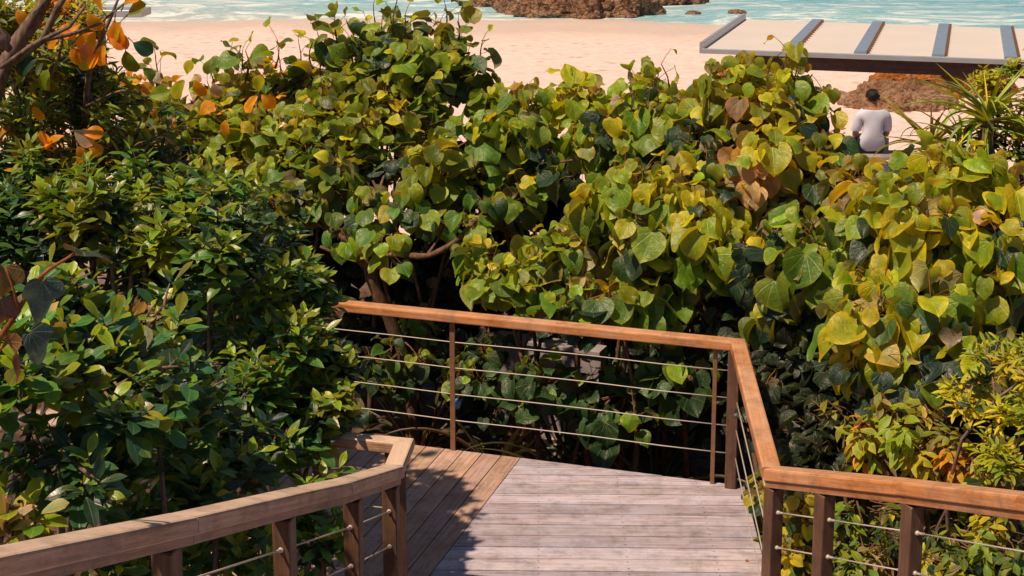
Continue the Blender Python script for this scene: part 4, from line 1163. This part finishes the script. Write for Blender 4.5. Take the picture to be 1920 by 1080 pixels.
# ---- sea almond with big orange leaves
al = at(170, 420, 9.0)
ar = empty('orange_leaf_tree', (al[0], al[1], ground_z(al[0], al[1])), 'young tree with big bright orange leaves at the upper left', 'tree')
fo = Foliage('big'); wd = MB(); A0 = np.array(ar.location)
limbs(wd, [([A0] + P_([(165, 320, 9.0), (160, 220, 8.7), (170, 120, 8.4), (200, 50, 8.3), (225, -10, 8.3)]), .028, .008),
           (P_([(165, 300, 8.8), (140, 265, 8.3), (120, 250, 8.1)]), .012, .006), (P_([(165, 300, 8.8), (60, 265, 8.2), (10, 240, 8.1)]), .012, .006),
           (P_([(160, 200, 8.6), (230, 170, 8.4), (285, 190, 8.5)]), .010, .005)], 6)
for (px, py, sz, dx, dy, tint) in [(215, 38, .155, .15, -1, ORG), (178, 60, .17, -.6, -.7, ORG), (150, 45, .13, -.7, -.3, ORG), (205, 65, .12, .6, -.4, ORG), (192, 20, .13, -.2, .9, ORG), (232, 10, .14, .6, .7, ORG),
                                    (130, 15, .10, -.5, .5, ORG), (160, 80, .10, -.2, -.9, PNK),
                                    (140, 245, .13, .6, -.4, PNK), (120, 255, .12, -.7, -.3, ORG), (155, 250, .12, .8, .2, ORG), (145, 275, .11, .5, -.8, ORG), (165, 270, .10, .8, -.5, ORG),
                                    (20, 238, .12, -.6, -.5, ORG), (50, 262, .11, .7, -.4, PNK), (35, 268, .10, -.2, -.8, ORG), (280, 180, .12, .9, .2, YGR), (235, 95, .14, .2, -1, OLV), (250, 80, .12, .8, -.4, TEA), (110, 60, .11, -.5, -.6, ORG), (135, 85, .12, .3, -.8, ORG), (60, 200, .10, .5, -.5, ORG), (185, 100, .10, -.5, -.7, ORG), (30, 20, .10, .5, -.6, ORG), (165, 25, .12, .4, -.8, ORG), (195, 85, .12, -.3, -.8, ORG), (225, 42, .12, -.5, -.7, YEL), (120, 45, .11, .2, -.9, ORG), (145, 105, .10, .6, -.6, YEL), (75, 245, .11, .3, -.8, ORG), (225, 60, .10, .3, -.8, PNK), (90, 130, .13, -.3, -.6, YGR), (70, 110, .16, -.9, -.3, TEA), (240, 28, .12, .9, .6, OLV)]:
    p = at(px, py, 8.1); d = np.array((dx, -.15, dy))
    fo.add(p, d, np.array((-.35, -.9, .45)) + rng.normal(0, .2, 3), sz * 1.05, np.array(tint) * rng.uniform(.85, 1.1))
    wd.tube([p, p - unit(d) * .05 + np.array((0, .05, 0))], [.003, .004], 4, cap=False)
fo.build('crown', M['almond'], ar); wd.build('trunk', M['bark_grey'], ar, smooth=True)

# ---- few orange leaves scattered on a sapling in the left thicket
sp_ = at(480, 330, 12.2)
sr_ = empty('orange_leaf_sapling', (sp_[0], sp_[1], ground_z(sp_[0], sp_[1])), 'thin sapling with a few orange leaves among the olive shrubs', 'sapling')
fo = Foliage('big'); wd = MB(); S0 = np.array(sr_.location)
limbs(wd, [([S0] + P_([(485, 270, 12.2), (482, 190, 12.1)]), .014, .006), (P_([(485, 260, 12.2), (420, 215, 12.1), (365, 165, 12.2)]), .008, .004), (P_([(485, 270, 12.2), (360, 260, 11.8), (300, 260, 11.6)]), .008, .004)], 5)
for (px, py, sz, dx, dy, tint) in [(482, 180, .13, -.6, -.6, ORG), (490, 178, .12, .6, -.5, ORG), (484, 172, .11, .1, .9, YEL), (365, 150, .13, .3, -.8, ORG), (345, 150, .14, -.6, -.8, YEL), (400, 155, .11, .2, -.9, PNK),
                                    (300, 255, .20, .4, -.7, PNK), (285, 258, .15, -.6, .3, YEL), (375, 215, .12, .5, .6, ORG), (425, 225, .11, -.3, -.8, ORG), (350, 140, .1, .2, .9, YEL)]:
    p = at(px, py, 11.5); d = np.array((dx, -.15, dy))
    fo.add(p, d, np.array((-.35, -.9, .45)) + rng.normal(0, .2, 3), sz * 1.3, np.array(tint) * rng.uniform(.85, 1.1))
fo.build('foliage', M['almond'], sr_); wd.build('woody_stem', M['bark_grey'], sr_, smooth=True)

# ---- big lobed leaves on an orange twig, close at the left edge
fb = at(-60, 640, 4.0)
fr_ = empty('lobed_leaf_sapling', (fb[0], fb[1], z_stair(fb[1]) - 1.2), 'sapling with big dark lobed leaves on orange twigs close at the left edge', 'sapling')
fo = Foliage('fig'); wd = MB()
limbs(wd, [([np.array(fr_.location)] + P_([(-70, 900, 4.0), (-20, 680, 4.0), (30, 590, 3.95), (75, 520, 3.9), (140, 475, 3.9)]), .014, .004),
           (P_([(-20, 680, 4.0), (10, 645, 3.95), (25, 635, 3.9)]), .006, .004), (P_([(30, 590, 3.95), (30, 560, 3.9), (10, 500, 3.9)]), .005, .003)], 6, (1.7, 1.0, .6))
NAVY = (.030, .075, .085)
for (px, py, sz, d, n, tint) in [(138, 472, .125, (.9, -.2, .16), (-.2, .45, 1), (.05, .07, .05)), (78, 528, .125, (.14, -.25, -1), (.75, -.75, .35), NAVY), (15, 645, .12, (.8, -.3, -.62), (.3, .6, .6), (.12, .055, .03)),
                                (55, 625, .12, (.55, .1, -.8), (.75, -.5, .5), NAVY), (8, 500, .11, (-.1, -.2, -1), (.5, -1, .2), (.12, .08, .02)), (0, 560, .12, (-.2, -.2, -1), (.7, -.8, .3), (.10, .05, .05))]:
    fo.add(at(px, py, 3.9), np.array(d), np.array(n), sz * .92, tint)
fo.build('foliage', M['figleaf'], fr_); wd.build('woody_stem', M['bark'], fr_, smooth=True)

# ---- screw pines
def screw_pine(label, px, py, Y, n, ln, pal, wid=1.0, dirs=None):
    c = at(px, py, Y); root = empty('screw_pine', (c[0], c[1], ground_z(c[0], c[1])), label, 'screw pine', 'screw pines in front of the shelter')
    fo = Foliage('blade'); wd = MB()
    g0 = np.array(root.location)
    limbs(wd, [([g0 - UP * .05, g0 * .5 + c * .5 + np.array((.03, 0, 0)), c - UP * .03]), ][0:0] + [([g0 - UP * .05, g0 * .5 + c * .5 + np.array((.03, .02, 0)), c - UP * .02], .05, .04)], 8)
    for i in range(n):
        a = i * 2.13 + rng.normal(0, .2); f = i / n
        up = 1.7 - 2.0 * f + rng.normal(0, .15)
        d = unit(np.array((math.cos(a), math.sin(a), up)))
        nn = UP * 1.0 - np.array((math.cos(a), math.sin(a), 0)) * up
        fo.add(c + UP * (.10 * (1 - f) - .06) + d * .02, d, nn, ln * rng.uniform(.7, 1.1) * (.75 + .4 * math.sin(3 * f)), pick(pal), wid * rng.uniform(.9, 1.25))
    fo.build('crown', M['blade'], root); wd.build('trunk', M['bark_grey'], root, smooth=True)
SPAL = [(YGR, 3), (OLV, 3), (GRN, 3), (YEL, 1.2), (DRK, 1)]
screw_pine('tall screw pine with a fountain of long olive blades at the right', 1852, 225, 9.2, 74, .50, SPAL)
screw_pine('smaller screw pine with straw coloured blades beside the seated person', 1745, 275, 9.6, 46, .48, [(YEL, 2), (PNK, 2), (OLV, 3), (YGR, 2)], .9)
screw_pine('lowest screw pine spreading in front of the tall one', 1800, 268, 9.3, 40, .42, SPAL, .9)

# ---- right hand shrubs
shrub('small_leaf_shrub', 'dense small leaved yellow green shrub at the upper right edge', 'shrub', base_of(1930, 420, 9.4),
      [(1905, 180, 9.4, 60, 70, .4), (1930, 260, 9.3, 70, 80, .4), (1880, 250, 9.4, 40, 60, .3), (1940, 120, 9.5, 50, 50, .3)], 240, 'ros', [(YEL, 4), (YGR, 4), (GRN, 2), (OLV, 2)], .065, M['soft'], None,
      kind='ell', leaves=(6, 9), young=Y_GOLD)
shrub('rosette_shrub', 'bright golden shrub with narrow paddle leaves in rosettes at the right edge', 'shrub', base_of(1900, 960, 7.2),
      [(1870, 690, 7.1, 60, 45, .3), (1810, 720, 7.2, 50, 35, .3), (1900, 780, 6.9, 45, 70, .3), (1860, 850, 6.8, 40, 40, .25), (1940, 700, 6.9, 40, 90, .3)], 95, 'ros', [(YEL, 3), (YGR, 4), (GRN, 2), (ORG, .3)], .085, M['soft'], None,
      kind='lan', leaves=(9, 13), young=Y_GOLD, bark='bark_grey', trunk_r=.018)
shrub('drooping_shrub', 'orange tinted drooping shrub just beyond the right stair handrail', 'shrub', base_of(1700, 1000, 7.6),
      [(1690, 770, 7.5, 75, 45, .35), (1640, 830, 7.5, 55, 40, .3), (1760, 830, 7.3, 80, 45, .35), (1600, 790, 7.8, 40, 40, .3), (1830, 870, 7.0, 60, 30, .3)], 110, 'hang',
      [(ORG, .45), (YEL, 2), (OLV, 4), (PNK, 1), (BRN, 1.2), (YGR, 2)], .10, M['soft'], None, kind='ell', leaves=(6, 9), trunk_r=.02)
shrub('yellow_leaf_shrub', 'mixed yellow and olive undergrowth seen under the right stair handrail', 'shrub', base_of(1720, 1150, 6.9),
      [(1620, 960, 7.5, 90, 50, .3), (1760, 1000, 7.0, 110, 60, .3), (1880, 1010, 6.6, 70, 60, .3), (1640, 1060, 7.2, 110, 50, .3), (1820, 1080, 6.6, 120, 50, .3)], 170, 'hang',
      [(OLV, 3), (YEL, 2.5), (YGR, 2), (GRN, 3), (DRK, 2), (ORG, .15), (PNK, .3)], .085, M['soft'], None, kind='ell', leaves=(6, 9), trunk_r=.02)
shrub('vine', 'bright yellow heart leaf vine just outside the rail corner post', 'vine', base_of(1460, 1060, 7.7),
      [(1470, 925, 7.8, 45, 22, .15), (1420, 915, 8.0, 22, 18, .12), (1500, 960, 7.6, 20, 45, .12), (1480, 1030, 7.5, 30, 40, .15)], 26, 'hib', [(YEL, 5), (YGR, 2)], .075, M['hib'], None,
      leaves=(3, 5), young=Y_GOLD, trunk_r=.006, stems=3)
hib('green undergrowth in the shade below the right side railing',
    [(1480, 900, 8.4, 60, 50, .3), (1560, 1000, 7.9, 90, 60, .3), (1700, 920, 8.2, 110, 50, .3), (1860, 960, 7.7, 110, 50, .3)],
    75, .14, [(DRK, 4), (GRN, 3), (OLV, 2), (YGR, 1)], base_of(1600, 1050, 8.2), young=Y_OLIVE, shell=.6)

# ---- blade shaped undergrowth at the foot of the shrubs, just past the deck edge
for i, (px, py, Y, lab) in enumerate([(930, 815, 10.6, 'dark strappy clump at the deck edge right of the steel bar'), (1060, 820, 10.3, 'dark strappy clump at the middle of the deck edge'),
                                       (790, 790, 10.9, 'dark strappy clump at the deck edge left of the steel bar'), (1230, 850, 10.0, 'dark strappy clump at the deck edge near the corner post')]):
    c = at(px, py, Y); root = empty('strap_leaf_plant', (c[0], c[1], ground_z(c[0], c[1])), lab, 'plant', 'strap leaved plants along the deck edge')
    fo = Foliage('blade'); g0 = np.array(root.location)
    for j in range(16):
        a = rng.uniform(0, 6.28); h = np.array((math.cos(a), math.sin(a), 0))
        fo.add(g0 + h * .04, h * rng.uniform(.2, .8) + UP, UP * .5 - h, rng.uniform(.7, 1.25), pick([((.012, .022, .012), 4), ((.05, .03, .015), 1)]), .8)
    fo.build('foliage', M['blade'], root)

# ---- scrap of blue plastic caught behind the steel bar
q = at(857, 757, far_at(848, 846)[1] + .05)
o = ball('plastic_scrap', (0, 0, 0), (.022, .015, .035), plain('blue plastic', (.05, .22, .55), .4), None, 4, None, .5)
o.location = tuple(q); tag(o, 'small crumpled blue plastic scrap caught beside the left steel bar', 'scrap')

q = on(1396, 1052, 0.004)
fl_ = empty('fallen_leaf', q, 'small dried orange leaf lying on the pale deck boards at the lower right', 'fallen leaf')
fo = Foliage('ell'); fo.add(q + UP * .003, np.array((.9, .2, .0)), np.array((-.1, -.1, 1)), .05, (.55, .22, .06), 1.6); fo.build('leaf_blade', M['soft'], fl_)
